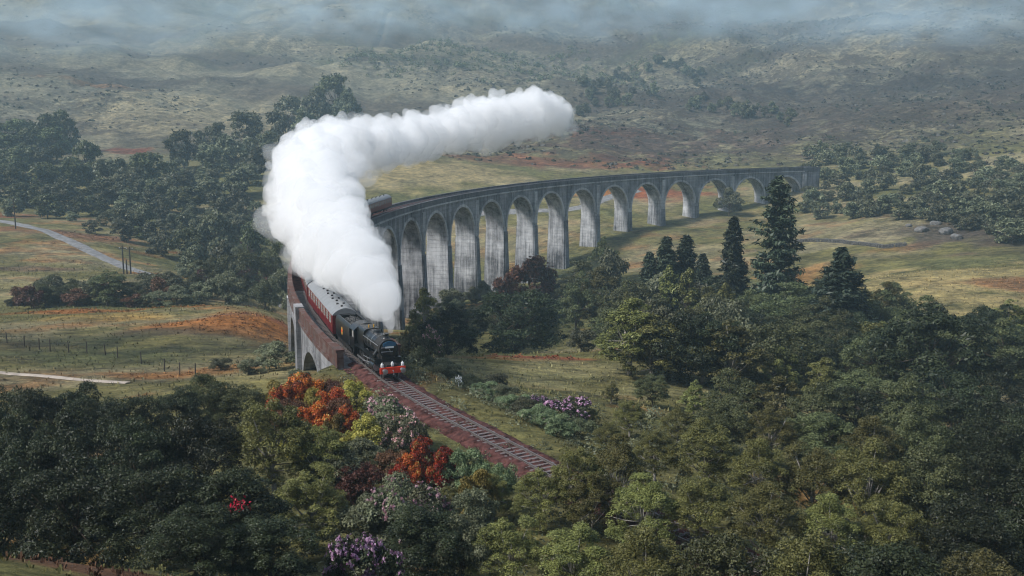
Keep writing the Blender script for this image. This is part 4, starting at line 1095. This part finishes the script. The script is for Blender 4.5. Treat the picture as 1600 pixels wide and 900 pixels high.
# --- bright shrubs between the engine and the viewpoint
for a in [
    ('orange_shrub', 478, 592, 80, 74, 'flame-orange shrub just below the viaduct\'s near end'),
    ('orange_shrub', 524, 608, 77, 62, 'orange shrub nearest the ballast below the engine'),
    ('orange_shrub', 440, 610, 78, 56, 'orange shrub at the left of the bright patch'),
    ('orange_shrub', 500, 634, 72, 64, 'deep orange shrub lowest in the bright patch'),
    ('rust_near', 455, 628, 74, 60, 'rust-brown shrub inside the orange patch, left side'),
    ('rust_near', 512, 596, 80, 46, 'rust-brown shrub inside the orange patch, by the ballast'),
    ('orange_shrub', 545, 640, 71, 48, 'small orange shrub between the patch and the pink-flecked bank'),
    ('yellow_shrub', 484, 616, 76, 44, 'yellow-green shrub in the middle of the orange patch'),
    ('orange_shrub', 462, 604, 78, 44, 'small orange shrub between the flame-orange one and its left neighbour'),
    ('orange_shrub', 500, 614, 76, 46, 'small orange shrub in the heart of the bright patch'),
    ('rust_near', 535, 624, 74, 48, 'rust-brown shrub at the right of the orange patch'),
    ('orange_shrub', 470, 640, 72, 50, 'orange shrub at the lower left of the bright patch'),
    ('yellow_shrub', 525, 650, 70, 44, 'yellow-green shrub at the lower right of the orange patch'),
    ('orange_shrub', 640, 712, 61, 46, 'orange shrub between the rust-brown one and the railway'),
    ('orange_shrub', 655, 690, 63, 56, 'orange shrub beside the railway, away from the bright patch'),
    ('rust_near', 612, 704, 62, 60, 'rust-brown shrub left of the orange one beside the railway'),
    ('orange_shrub', 690, 706, 61, 44, 'small orange shrub at the foot of the ballast'),
    ('orange_shrub', 628, 728, 59, 44, 'small orange shrub under the rust-brown one'),
    ('yellow_shrub', 432, 600, 84, 50, 'yellow-green shrub at the left edge of the orange patch'),
    ('yellow_shrub', 556, 600, 79, 50, 'yellow-green shrub by the ballast right of the orange patch'),
    ('yellow_shrub', 470, 662, 67, 66, 'yellow-green shrub under the orange patch'),
    ('rust_near', 560, 725, 57, 80, 'rust-brown shrub in the dim hollow'),
    ('pink_shrub', 596, 626, 74, 80, 'pink-flecked rhododendron bank by the railway below the engine'),
    ('pink_shrub', 640, 652, 69, 70, 'pink-flecked rhododendron above the orange shrub by the railway'),
    ('yellow_shrub', 570, 655, 69, 70, 'yellow-green shrub below the pink-flecked bank'),
    ('shrub_near', 560, 690, 63, 90, 'grey-green shrub among the orange ones'),
    ('shrub_near', 530, 710, 58, 100, 'dim grey-green shrub under the orange shrubs'),
    ('pale_shrub', 725, 702, 61, 70, 'pale green shrub at the railway\'s near side'),
    ('pale_shrub', 780, 725, 58, 60, 'pale green shrub where the line enters the trees'),
    ('pink_shrub', 600, 770, 48, 110, 'pink-flecked rhododendron below the orange shrubs'),
    ('pink_shrub', 668, 775, 50, 100, 'pink-flecked rhododendron right of the dim hollow'),
    ('purple_shrub', 568, 848, 38, 125, 'purple-flowered rhododendron at the very bottom'),
    ('purple_shrub', 882, 628, 83, 98, 'purple-flowered rhododendron right of the railway'),
    ('purple_shrub', 845, 640, 86, 40, 'small purple rhododendron touching the larger one right of the railway'),
    ('pink_shrub', 672, 520, 116, 34, 'pink-flecked bush behind the engine'),
    ('shrub_near', 742, 775, 51, 84, 'grey-green shrub in the gap left of the front birches'),
    ('shrub_near', 720, 820, 44, 100, 'low grey-green shrub right of the purple bloom'),
    ('yellow_shrub', 745, 740, 55, 60, 'yellow-green shrub under the pale shrub at the line'),
    ]:
    plant(*a)
row([('shrub',637,515,105,56),('pale_shrub',655,546,98,58),('shrub_near',690,563,96,58),('pale_shrub',730,588,93,64),('pale_shrub',757,606,90,60),('shrub',772,598,98,44),('pale_shrub',800,634,84,70),('pale_shrub',840,660,77,74),('shrub_near',815,648,80,50),('pale_shrub',905,658,79,60),('pale_shrub',705,585,97,44),('shrub_near',785,618,90,50),('pale_shrub',870,672,74,56)],
    'shrubs', 'along the far side of the railway', 'shrubs beside the line')
row([('shrub',430,540,116,74),('shrub',344,566,122,38),('shrub',392,575,112,40),('shrub',466,575,104,30)],
    'shrubs', 'at the foot of the viaduct\'s near pier', 'shrubs by the near pier')
# --- hedge line above the orange field
row([('shrub',20,465,196,40),('oak',68,440,195,48),('rust_shrub',120,455,194,48),('oak',165,424,192,68),('rust_shrub',212,462,190,40),('shrub',245,458,190,46),('shrub',275,450,196,48),('oak',322,408,215,62),('shrub',310,440,205,50),('shrub',352,432,205,56),('oak',382,384,232,74),('oak',428,380,240,50),('pale_shrub',412,438,204,46),('shrub',440,425,225,40)],
    'plants', 'in the hedge line above the orange field', 'hedge line above the field')
# --- woods on the left slope
LW = 'trees of the left hillside wood'
row([('far_tree',15,310,345,50),('far_dark',72,305,340,56),('far_tree',112,330,330,50),('far_tree',165,332,325,54),('far_dark',215,352,310,48),('far_tree',252,362,290,52),('far_dark',292,355,285,52),('far_tree',335,332,300,64),('far_dark',388,342,290,48),('far_tree',190,345,300,40),('far_tree',140,345,305,46),('far_tree',300,385,262,48),('far_tree',350,385,258,50)],
    'trees', 'along the left hillside wood\'s lower edge', LW)
row([('far_dark',10,262,395,60),('far_dark',60,250,400,62),('far_dark',132,215,420,46),('far_dark',110,245,405,56),('far_tree',170,250,395,54),('far_dark',228,236,400,70),('far_tree',205,262,385,60),('far_tree',268,272,385,56),('far_tree',322,272,385,62),('far_tree',380,262,390,58),('far_dark',290,290,365,56),('far_tree',240,300,360,56),('far_dark',160,285,370,56),('far_tree',100,285,370,60),('far_dark',40,285,375,60),('far_tree',375,298,365,44),('far_tree',345,300,360,44),('far_tree',195,300,355,50)],
    'trees', 'through the left hillside wood\'s middle', LW)
row([('far_dark',285,206,455,50),('far_tree',330,192,470,54),('far_tree',385,176,490,56),('far_tree',360,215,445,54),('far_tree',410,205,455,56),('far_tree',440,178,495,50),('far_tree',405,235,425,56),('far_tree',445,215,455,44),('far_tree',330,228,430,50),('far_dark',525,120,610,66),('far_tree',490,140,590,46),('far_tree',450,152,570,44),('far_tree',545,145,590,40),('far_tree',470,175,520,44)],
    'trees', 'in the strip of wood climbing behind the steam', LW)
row([('far_dark',-10,186,500,60),('far_dark',30,182,500,54),('far_dark',68,176,505,54),('far_dark',98,170,510,44),('far_dark',50,200,480,60),('far_dark',5,212,465,60),('far_dark',85,200,480,50),('far_dark',20,230,440,60),('far_dark',75,225,445,56)],
    'trees', 'in the dark clump at the hill\'s left edge', LW)
# --- plants set by where their foot shows
def foot(px, py, y0=60.0, y1=1500.0):
    """where the line of sight through this spot of the photograph meets the ground"""
    Ys = np.concatenate([np.arange(y0, 420, 1.5), np.arange(420, y1, 5.0)])
    d = at(px, py, 1.0) - Vector((0, 0, CAM_H))
    g = ground(d.x * Ys, Ys) - (CAM_H + d.z * Ys)
    i = np.nonzero(g > 0)[0]
    if len(i) == 0: return None
    Y = float(Ys[i[0]]); return Vector((d.x * Y, Y, gz(d.x * Y, Y)))
def set_plant(kind, px, py, h, w, label, group):
    global TREES
    p = foot(px, py)
    if p is None: return
    k = PR[kind][TREES % len(PR[kind])]; TREES += 1
    nm, cat = CAT[kind]
    r = link(nm, None, None, (p.x, p.y, p.z - .1)); r.rotation_euler = (0, 0, trng.uniform(0, 6.28)); r.scale = (w / k['w'], w / k['w'], h / k['h'])
    link('trunk', k['trunk'], r); link('crown', k['crown'], r); tag(r, label, cat, group)
sr = random.Random(4)
BAND = ['lowest', 'second', 'third', 'fourth', 'fifth', 'topmost']
for rowi in range(6):
    for i in range(17):
        px = 1262 + i * 21 + sr.uniform(-9, 9)
        py = (338, 320, 300, 280, 262, 246)[rowi] + max(0, px - 1440) * (.28 - .03 * rowi) + sr.uniform(-6, 6)
        hh = sr.uniform(3.2, 6.2)
        set_plant('far_shrub' if sr.random() < .7 else 'far_tree', px, py, hh, hh * sr.uniform(1.1, 1.6), f'grey-green tree, {ORD[i]} in the {BAND[rowi]} row of scrub past the viaduct', 'scrub wood past the viaduct')
for bi, (y0, y1, x0, x1) in enumerate(((232, 262, -12, 300), (262, 292, -12, 400), (292, 322, -12, 400), (322, 352, 60, 410), (352, 384, 170, 420))):
    n = 15 if bi else 10
    for i in range(n):
        px = x0 + (x1 - x0) * (i + sr.uniform(.1, .9)) / n; py = sr.uniform(y0, y1); hh = sr.uniform(5.5, 8.5)
        if bi == 0 and 120 < px < 270: continue
        set_plant('far_dark' if px < 180 and sr.random() < .6 else 'far_tree', px, py, hh, hh * sr.uniform(.95, 1.3), f'tree {ORD[i]} from the left in the left hillside wood, {BAND[4 - bi]} band', 'dense trees of the left hillside wood')
for bi, (y0, y1, x0, x1, n, hs) in enumerate(((500, 520, 935, 1390, 18, (5, 9)), (522, 545, 950, 1400, 18, (5, 9)), (550, 575, 960, 1600, 20, (5, 9)), (580, 610, 975, 1610, 20, (5, 9)))):
    for i in range(n):
        px = x0 + (x1 - x0) * (i + sr.uniform(.1, .9)) / n; hh = sr.uniform(*hs)
        set_plant(('oak', 'dark_oak', 'birch', 'shrub', 'oak')[int(sr.random() * 5)], px, sr.uniform(y0, y1), hh, hh * sr.uniform(.9, 1.25), f'small tree, {ORD[i]} from the left in the infill wood, {BAND[5 - bi] if bi else "topmost"} band', 'infill trees of the middle wood')
for bi, (y0, y1, x0, x1, n, nm) in enumerate(((458, 485, 640, 900, 17, 'at the foot of the tall piers'), (490, 528, 645, 940, 19, 'between the piers and the railway meadow'))):
    for i in range(n):
        px = x0 + (x1 - x0) * (i + sr.uniform(.1, .9)) / n; hh = sr.uniform(3.0, 5.5)
        set_plant(('shrub', 'oak', 'shrub', 'birch')[int(sr.random() * 4)], px, sr.uniform(y0, y1), hh, hh * sr.uniform(1.0, 1.4), f'green bush, {ORD[i]} from the left in the thicket {nm}', 'thicket below the viaduct')
for bi, (y0, y1, x0, x1, n, nm) in enumerate(((392, 415, 300, 448, 12, 'upper'), (420, 445, 295, 450, 13, 'middle'), (450, 474, 230, 450, 15, 'lower'), (470, 484, 20, 235, 11, 'western'))):
    for i in range(n):
        px = x0 + (x1 - x0) * (i + sr.uniform(.1, .9)) / n; hh = sr.uniform(2.6, 5.0)
        set_plant(('shrub', 'shrub', 'oak', 'shrub', 'rust_shrub')[int(sr.random() * 5)], px, sr.uniform(y0, y1), hh, hh * sr.uniform(1.1, 1.5), f'low round bush, {ORD[i]} from the left in the {nm} thicket left of the train', 'low bushes left of the train')
for k, (n, x0, y0, x1, y1, spread, ph) in enumerate(((16, 1075, 165, 1245, 195, 12, 'above the viaduct\'s far end'), (13, 885, 185, 1030, 140, 14, 'just right of the steam\'s tip'), (12, 905, 150, 985, 125, 20, 'higher up above the steam\'s tip'), (11, 1010, 105, 1100, 130, 14, 'high on the heather slope'))):
    for i in range(n):
        t = (i + sr.uniform(.1, .9)) / n; hh = sr.uniform(4, 8.5)
        set_plant('far_shrub' if sr.random() < .4 else 'far_tree', x0 + (x1 - x0) * t, y0 + (y1 - y0) * t + sr.uniform(-spread, spread), hh, hh * sr.uniform(.8, 1.2), f'small hill tree, {ORD[i]} from the left in the line {ph}', 'scattered trees on the far hill')

# ------------------------------------------------------------------ ground cover (nobody could count it)
def scatter(n, xr, yr, seed, keep):
    rs = np.random.default_rng(seed); x = rs.uniform(*xr, n); y = rs.uniform(*yr, n)
    m = keep(x, y, rs); return x[m], y[m], rs
def tufts(name, x, y, rs, size, blades, colfn, label, cat, wide=.2):
    n = len(x); z = ground(x, y); c = np.repeat(np.column_stack([x, y, z]), blades, 0); N_ = n * blades
    a = rs.uniform(0, 2 * np.pi, N_); lean = rs.uniform(.15, .9, N_); h = np.repeat(size(n, rs), blades) * rs.uniform(.6, 1.2, N_)
    d = np.column_stack([np.cos(a), np.sin(a), np.zeros(N_)]); s_ = np.column_stack([-np.sin(a), np.cos(a), np.zeros(N_)])
    b = c + d * (h * .25)[:, None]; w = (h * wide)[:, None]
    up = np.zeros((N_, 3)); up[:, 2] = h
    V = np.stack([b - s_ * w - [0, 0, .05], b + s_ * w - [0, 0, .05], b + up * .8 + d * (h * lean)[:, None] + s_ * w * .7, b + up * .9 + d * (h * lean * .8)[:, None] - s_ * w * .7], 1).reshape(-1, 3)
    col = colfn(x, y, rs); col = np.repeat(np.repeat(col, blades, 0) * rs.uniform(.75, 1.3, (N_, 1)), 4, 0)
    o = link(name, mesh_np(name, V, np.arange(N_ * 4).reshape(-1, 4), M['tuft'], False, colattr=np.clip(col, .003, 1)))
    tag(o, label, cat, kind='stuff'); return o
def in_view(x, y, pad=1.06): return (y > 25) & (np.abs(x) < (y * .4811 + 6) * pad)
def off_line(x, y, d=3.2):
    q = PATH[::6]; m = np.ones(len(x), bool)
    for p in q: m &= np.hypot(x - p[0], y - p[1]) > d
    return m
x, y, rs = scatter(46000, (-125, 125), (85, 260), 11, lambda x, y, r: in_view(x, y) & off_line(x, y) & (r.uniform(0, 1, len(x)) < .55 + fbm(x / 8, y / 8, 5, 3) * 1.4))
tufts('moor_grass', x, y, rs, lambda n, r: r.uniform(.10, .34, n), 3, lambda x, y, r: ground_colour(x, y) * r.uniform(.7, 1.5, (len(x), 1)), 'rough tussocky moor grass over the fields on both sides of the viaduct', 'grass')
x, y, rs = scatter(13000, (-60, 70), (24, 92), 17, lambda x, y, r: in_view(x, y, 1.15) & off_line(x, y, 1.75))
tufts('bank_grass', x, y, rs, lambda n, r: r.uniform(.06, .2, n), 5, lambda x, y, r: ground_colour(x, y) * r.uniform(.6, 1.4, (len(x), 1)), 'rough grass on the banks beside the railway in front', 'grass')
def mounds(name, x, y, rs, rad, k, hgt, mat, label, cat, col=None, leaf=1.7):
    """low bushes made of small leafy faces, one mass"""
    n = len(x); z = ground(x, y); r = rad(n, rs); N_ = n * k
    q = rs.normal(size=(N_, 3)); q[:, 2] = np.abs(q[:, 2]); q /= np.linalg.norm(q, axis=1, keepdims=True)
    R_ = np.repeat(r, k); c = np.repeat(np.column_stack([x, y, z]), k, 0)
    P = c + q * (R_ * rs.uniform(.45, 1.0, N_))[:, None] * np.array([1, 1, hgt])
    nrm = q * .6 + np.array([0, 0, .5]) + rs.normal(size=q.shape) * .45
    nrm /= np.linalg.norm(nrm, axis=1, keepdims=True)
    a = rs.normal(size=(N_, 3)); a -= nrm * (a * nrm).sum(1, keepdims=True); a /= np.linalg.norm(a, axis=1, keepdims=True); b = np.cross(nrm, a)
    l = (R_ * leaf / math.sqrt(k) * rs.uniform(.6, 1.2, N_))[:, None]
    V = np.stack([P - a * l, P + b * l * .6, P + a * l, P - b * l * .6], 1).reshape(-1, 3); Fc = np.arange(N_ * 4).reshape(-1, 4)
    if col is not None:
        cc = np.repeat(np.repeat(col(x, y, rs), k, 0) * rs.uniform(.7, 1.35, (N_, 1)), 4, 0)
        me = mesh_np(name, V, Fc, mat, False, colattr=np.clip(cc, .003, 1))
    else: me = mesh_np(name, V, Fc, mat, False, attr=np.repeat(np.clip(rs.uniform(0, 1, N_) * .6 + np.repeat(rs.uniform(0, .4, n), k), 0, 1), 4))
    return tag(link(name, me), label, cat, kind='stuff')
def heath_col(x, y, r):
    return np.array([(.045, .048, .03), (.055, .05, .037), (.065, .05, .042), (.036, .042, .028), (.10, .095, .085)])[r.integers(0, 5, len(x))]
def heath_keep(x, y, r):
    side = smooth(-160, 120, x - (y - 500) * .1)
    d = fbm(x / 34, y / 22, 61, 4) * 1.6 + fbm(x / 120, y / 80, 63, 3) * 1.4
    return in_view(x, y) & (r.uniform(0, 1, len(x)) < np.clip(.07 + d * (.4 + .6 * side) + .34 * side, 0, .9)) & (y > 425 + 40 * (x < 60))
x, y, rs = scatter(95000, (-620, 620), (425, 1150), 13, heath_keep)
mounds('heather', x, y, rs, lambda n, r: r.uniform(.35, .9, n) * r.uniform(.6, 2.6, n), 7, .4, M['tuft'], 'dark heather and low scrub mottling the hillside behind the viaduct', 'heather', heath_col)
def bracken_keep(x, y, r):
    c = ground_colour(x, y); return in_view(x, y) & off_line(x, y, 3.5) & (r.uniform(0, 1, len(x)) < np.clip((c[:, 0] / c[:, 1] - 1.45) * 1.6, 0, .9))
x, y, rs = scatter(22000, (-130, 130), (100, 310), 19, bracken_keep)
mounds('bracken', x, y, rs, lambda n, r: r.uniform(.2, .75, n), 12, .6, M['tuft'], 'rusty bracken in patches over the fields beside the viaduct', 'bracken', lambda x, y, r: ground_colour(x, y) * r.uniform(.4, 1.3, (len(x), 1)) * np.array([1, .95, .9]), leaf=1.0)
def wood_keep(x, y, r):
    p = at(800, 70, 900)
    m = fbm(x / 70, y / 50, 91, 3) + .25 - ((x - 10) / 130) ** 2 * .25 - ((y - 900) / 120) ** 2 * .22
    return (m > .08) & in_view(x, y)
x, y, rs = scatter(1500, (-160, 190), (720, 1080), 23, wood_keep)
mounds('distant_wood', x, y, rs, lambda n, r: r.uniform(1.6, 3.6, n), 40, 1.5, M['broad'], 'far-off dark wood covering the high slope above the steam', 'wood')
def under_keep(x, y, r):
    px = 800 + F_PX * x / y * .985
    return in_view(x, y, 1.1) & off_line(x, y, 2.3) & ~((y > 96) & (x < 22)) & ~((y < 43) & (x < -4)) & ~((y > 84) & (x < -14)) & (y < 118)
x, y, rs = scatter(2700, (-70, 85), (34, 118), 29, under_keep)
mounds('undergrowth', x, y, rs, lambda n, r: r.uniform(.35, 1.25, n), 85, .9, M['grey'], 'tangled green undergrowth filling the ground between the near trees', 'undergrowth', leaf=.95)

# ------------------------------------------------------------------ small things
# fence along the field
fp = [(12,546,143),(39,550,140.5),(62,553,138.5),(79,556,137),(108,556,136.5),(136,555,136.5),(165,556,136),(184,560,134),(221,569,130),(257,580,125),(281,588,121),(306,598,117.5)]
fence = link('wire_fence', None); tag(fence, 'post and wire fence crossing the dim field above the pale footpath', 'fence')
mb = MB(); mb.tube([(0, 0, -.4), (0, 0, .8), (0, 0, 1.55)], [.075, .07, .06], 7); p0 = mb.build('post', M['wood'], fence)
tops = []
for i, (a, b, c) in enumerate(fp):
    p = at(a, b, c); z = gz(p.x, p.y); o = p0 if i == 0 else p0.copy()
    if i: COL.objects.link(o)
    o.location = (p.x, p.y, z); o.rotation_euler = (trng.uniform(-.06, .06), trng.uniform(-.06, .06), trng.uniform(0, 6)); tops.append(Vector((p.x, p.y, z)))
for hgt in (.55, 1.0, 1.4):
    mb = MB(); mb.tube([t + Vector((0, 0, hgt)) for t in tops], .006, 4); mb.build('wire', M['grime'], fence)
# poles on the hillside
def pole(px, pyb, pyt, Y, label, arm=True):
    p = at(px, pyb, Y); z = gz(p.x, p.y); h = (pyb - pyt) / F_PX * Y
    r = link('telegraph_pole', None, None, (p.x, p.y, z)); tag(r, label, 'pole', 'telegraph poles on the left hillside')
    mb = MB(); mb.tube([(0, 0, -.5), (0, 0, h * .5), (0, 0, h)], [.19, .16, .13], 9); mb.build('shaft', M['wood'], r)
    if arm:
        mb = MB(); mb.box(-.8, .8, -.06, .06, h - .6, h - .46); ar = mb.build('crossarm', M['wood'], r)
        for x_ in (-.65, .65):
            mb = MB(); mb.tube([(x_, 0, h - .46), (x_, 0, h - .3), (x_, 0, h - .24)], [.05, .07, .03], 8); mb.build('insulator', M['white_paint'], ar)
pole(194, 437, 393, 240, 'left of the two tall dark poles beside the gravel road', True)
pole(205, 436, 393, 241, 'right of the two tall dark poles beside the gravel road', True)
pole(199, 437, 414, 240, 'short dark stump between the two tall poles by the road', False)
pole(26, 376, 328, 300, 'lone dark pole by the gravel road at the left edge')
# lineside post
p = at(717, 632, 92); z = gz(p.x, p.y)
r = link('lineside_sign', None, None, (p.x, p.y, z)); tag(r, 'thin white post with a small white board beside the railway', 'sign')
hh = at(717, 586, 92).z - z
mb = MB(); mb.tube([(0, 0, -.3), (0, 0, hh)], .05, 8); mb.build('post', M['white_paint'], r)
mb = MB(); mb.box(-.3, .3, -.09, -.055, hh * .38, hh * .38 + .55); mb.build('board', M['white_paint'], r, bevel=.01)
# rocks
def boulder(px, py, Y, size, label, seed, group=None):
    p = at(px, py, Y); z = gz(p.x, p.y); bm = bmesh.new(); bmesh.ops.create_icosphere(bm, subdivisions=3, radius=1)
    rr = random.Random(seed); pl = [Vector((rr.gauss(0, 1), rr.gauss(0, 1), rr.gauss(0, .8))).normalized() for _ in range(9)]
    for v in bm.verts:
        for n_ in pl:
            d = v.co.dot(n_) - .72
            if d > 0: v.co -= n_ * d * .9
        v.co += Vector((rr.uniform(-1, 1), rr.uniform(-1, 1), rr.uniform(-1, 1))) * .018
    me = bpy.data.meshes.new('boulder'); bm.to_mesh(me); bm.free(); me.materials.append(M['stone'])
    o = link('boulder', me, None, (p.x, p.y, z + size[2] * .25)); o.scale = size; o.rotation_euler = (0, 0, rr.uniform(0, 6)); tag(o, label, 'rock', group)
for i, (px, py, w, lb) in enumerate([(1440,362,2.2,'leftmost grey boulder of the outcrop on the tawny slope'),(1462,352,1.8,'highest grey boulder of the outcrop on the tawny slope'),(1478,366,2.6,'largest grey boulder in the middle of the outcrop'),(1495,374,2.2,'grey boulder at the lower right of the outcrop'),(1510,358,1.6,'grey boulder at the upper right of the outcrop'),(1420,354,1.3,'small grey boulder just left of the outcrop')]):
    f = foot(px, py); boulder(px, py, f.y, (w, w * .8, w * .55), lb, i)
boulder(342, 893, 29.5, (.42, .36, .30), 'pale stone on the brown bank at the very bottom', 20); boulder(312, 878, 30.5, (.34, .3, .24), 'smaller pale stone above the other on the brown bank', 21)
for i, (px, py) in enumerate([(425,462),(436,470),(446,455),(430,478),(441,482),(418,472)]):
    f = foot(px, py); boulder(px, py, f.y, (1.3 - i * .1, 1.1, .7), f'pale river stone {ORD[i]} in the stony bed left of the viaduct', 30 + i, 'river stones')
# dry stone wall across the tawny slope
wl_ = [foot(a, b) for a, b in ((1236,380),(1262,378),(1290,379),(1320,381),(1350,385),(1380,388),(1415,386))]
V, Fc = [], []; rr = random.Random(9); mb = MB()
for a, b in zip(wl_[:-1], wl_[1:]):
    n = int((b - a).length / .7)
    for i in range(n):
        for lay in range(3):
            q = a.lerp(b, (i + rr.uniform(.2, .8)) / n); zz = gz(q.x, q.y) + lay * .34
            w = rr.uniform(.3, .48); mb.box(q.x - w, q.x + w, q.y - .25 - rr.uniform(0, .1), q.y + .25, zz - .1, zz + rr.uniform(.26, .36))
o = mb.build('dry_stone_wall', M['stone']); tag(o, 'low tumbled dry stone wall crossing the tawny slope behind the tallest pine', 'wall')
# red leaves glowing in the dark tree
rs = np.random.default_rng(5); p = at(373, 787, 39.0); c = np.array(p) + rs.normal(size=(60, 3)) * np.array([.22, .2, .16])
o = link('red_flower_spray', leaves_mesh('red_flower_spray', c, rs.normal(size=(60, 3)) + [0, -.6, .4], .07, M['red'], rs)); tag(o, 'small spray of bright red flowers among the dark leaves at lower left', 'flowers')

# ------------------------------------------------------------------ air
def haze_box():
    top = float(fz.max()) + 12
    mb = MB(); mb.box(-1790, 1790, -400, 2790, float(fz.min()) - 1.5, top)
    m, nt, out = new_mat('valley_haze')
    v = N(nt, 'ShaderNodeVolumePrincipled'); v.inputs['Density'].default_value = HAZE_D; v.inputs['Color'].default_value = (.62, .87, 1.0, 1); v.inputs['Anisotropy'].default_value = .1
    nt.links.new(v.outputs[0], out.inputs['Volume'])
    o = mb.build('haze', m); tag(o, kind='stuff'); return o
HAZE_D = .00031
haze_box()

def mist(px, py, Y, rx, ry, rz, dens, seed, label):
    p = at(px, py, Y); bm = bmesh.new(); bmesh.ops.create_icosphere(bm, subdivisions=4, radius=1)
    me = bpy.data.meshes.new('mist'); bm.to_mesh(me); bm.free()
    m, nt, out = new_mat('mist'); c = objco(nt)
    ln = N(nt, 'ShaderNodeVectorMath', operation='LENGTH'); nt.links.new(c, ln.inputs[0])
    fall = math_(nt, 'SUBTRACT', 1.0, ln.outputs['Value'], True)
    nz = N(nt, 'ShaderNodeTexNoise', noise_dimensions='4D'); nz.inputs['W'].default_value = seed * 3.7; nz.inputs['Scale'].default_value = 2.1; nz.inputs['Detail'].default_value = 4
    nt.links.new(mapping(nt, c, (rx / rz * .5, ry / rz * .35, 1)), nz.inputs['Vector'])
    d = math_(nt, 'MULTIPLY', math_(nt, 'MULTIPLY', fall, math_(nt, 'MULTIPLY', math_(nt, 'SUBTRACT', nz.outputs['Fac'], .40, True), 6.5)), dens)
    v = N(nt, 'ShaderNodeVolumePrincipled'); nt.links.new(d, v.inputs['Density']); v.inputs['Color'].default_value = (.70, .88, .98, 1)
    nt.links.new(v.outputs[0], out.inputs['Volume']); me.materials.append(m)
    o = link('mist', me, None, p); o.scale = (rx, ry, rz); tag(o, label, 'mist', kind='stuff')
mist(110, 28, 740, 170, 80, 32, .0105, 1, 'bank of low blue mist on the hill at upper left')
mist(980, 14, 780, 150, 80, 28, .0105, 2, 'bank of low pale mist on the hill above the steam')
mist(1400, 24, 720, 200, 80, 27, .010, 3, 'bank of low blue mist on the hill at upper right')
mist(560, 18, 900, 170, 80, 30, .009, 4, 'thin veil of blue mist on the hill between the two thicker banks')
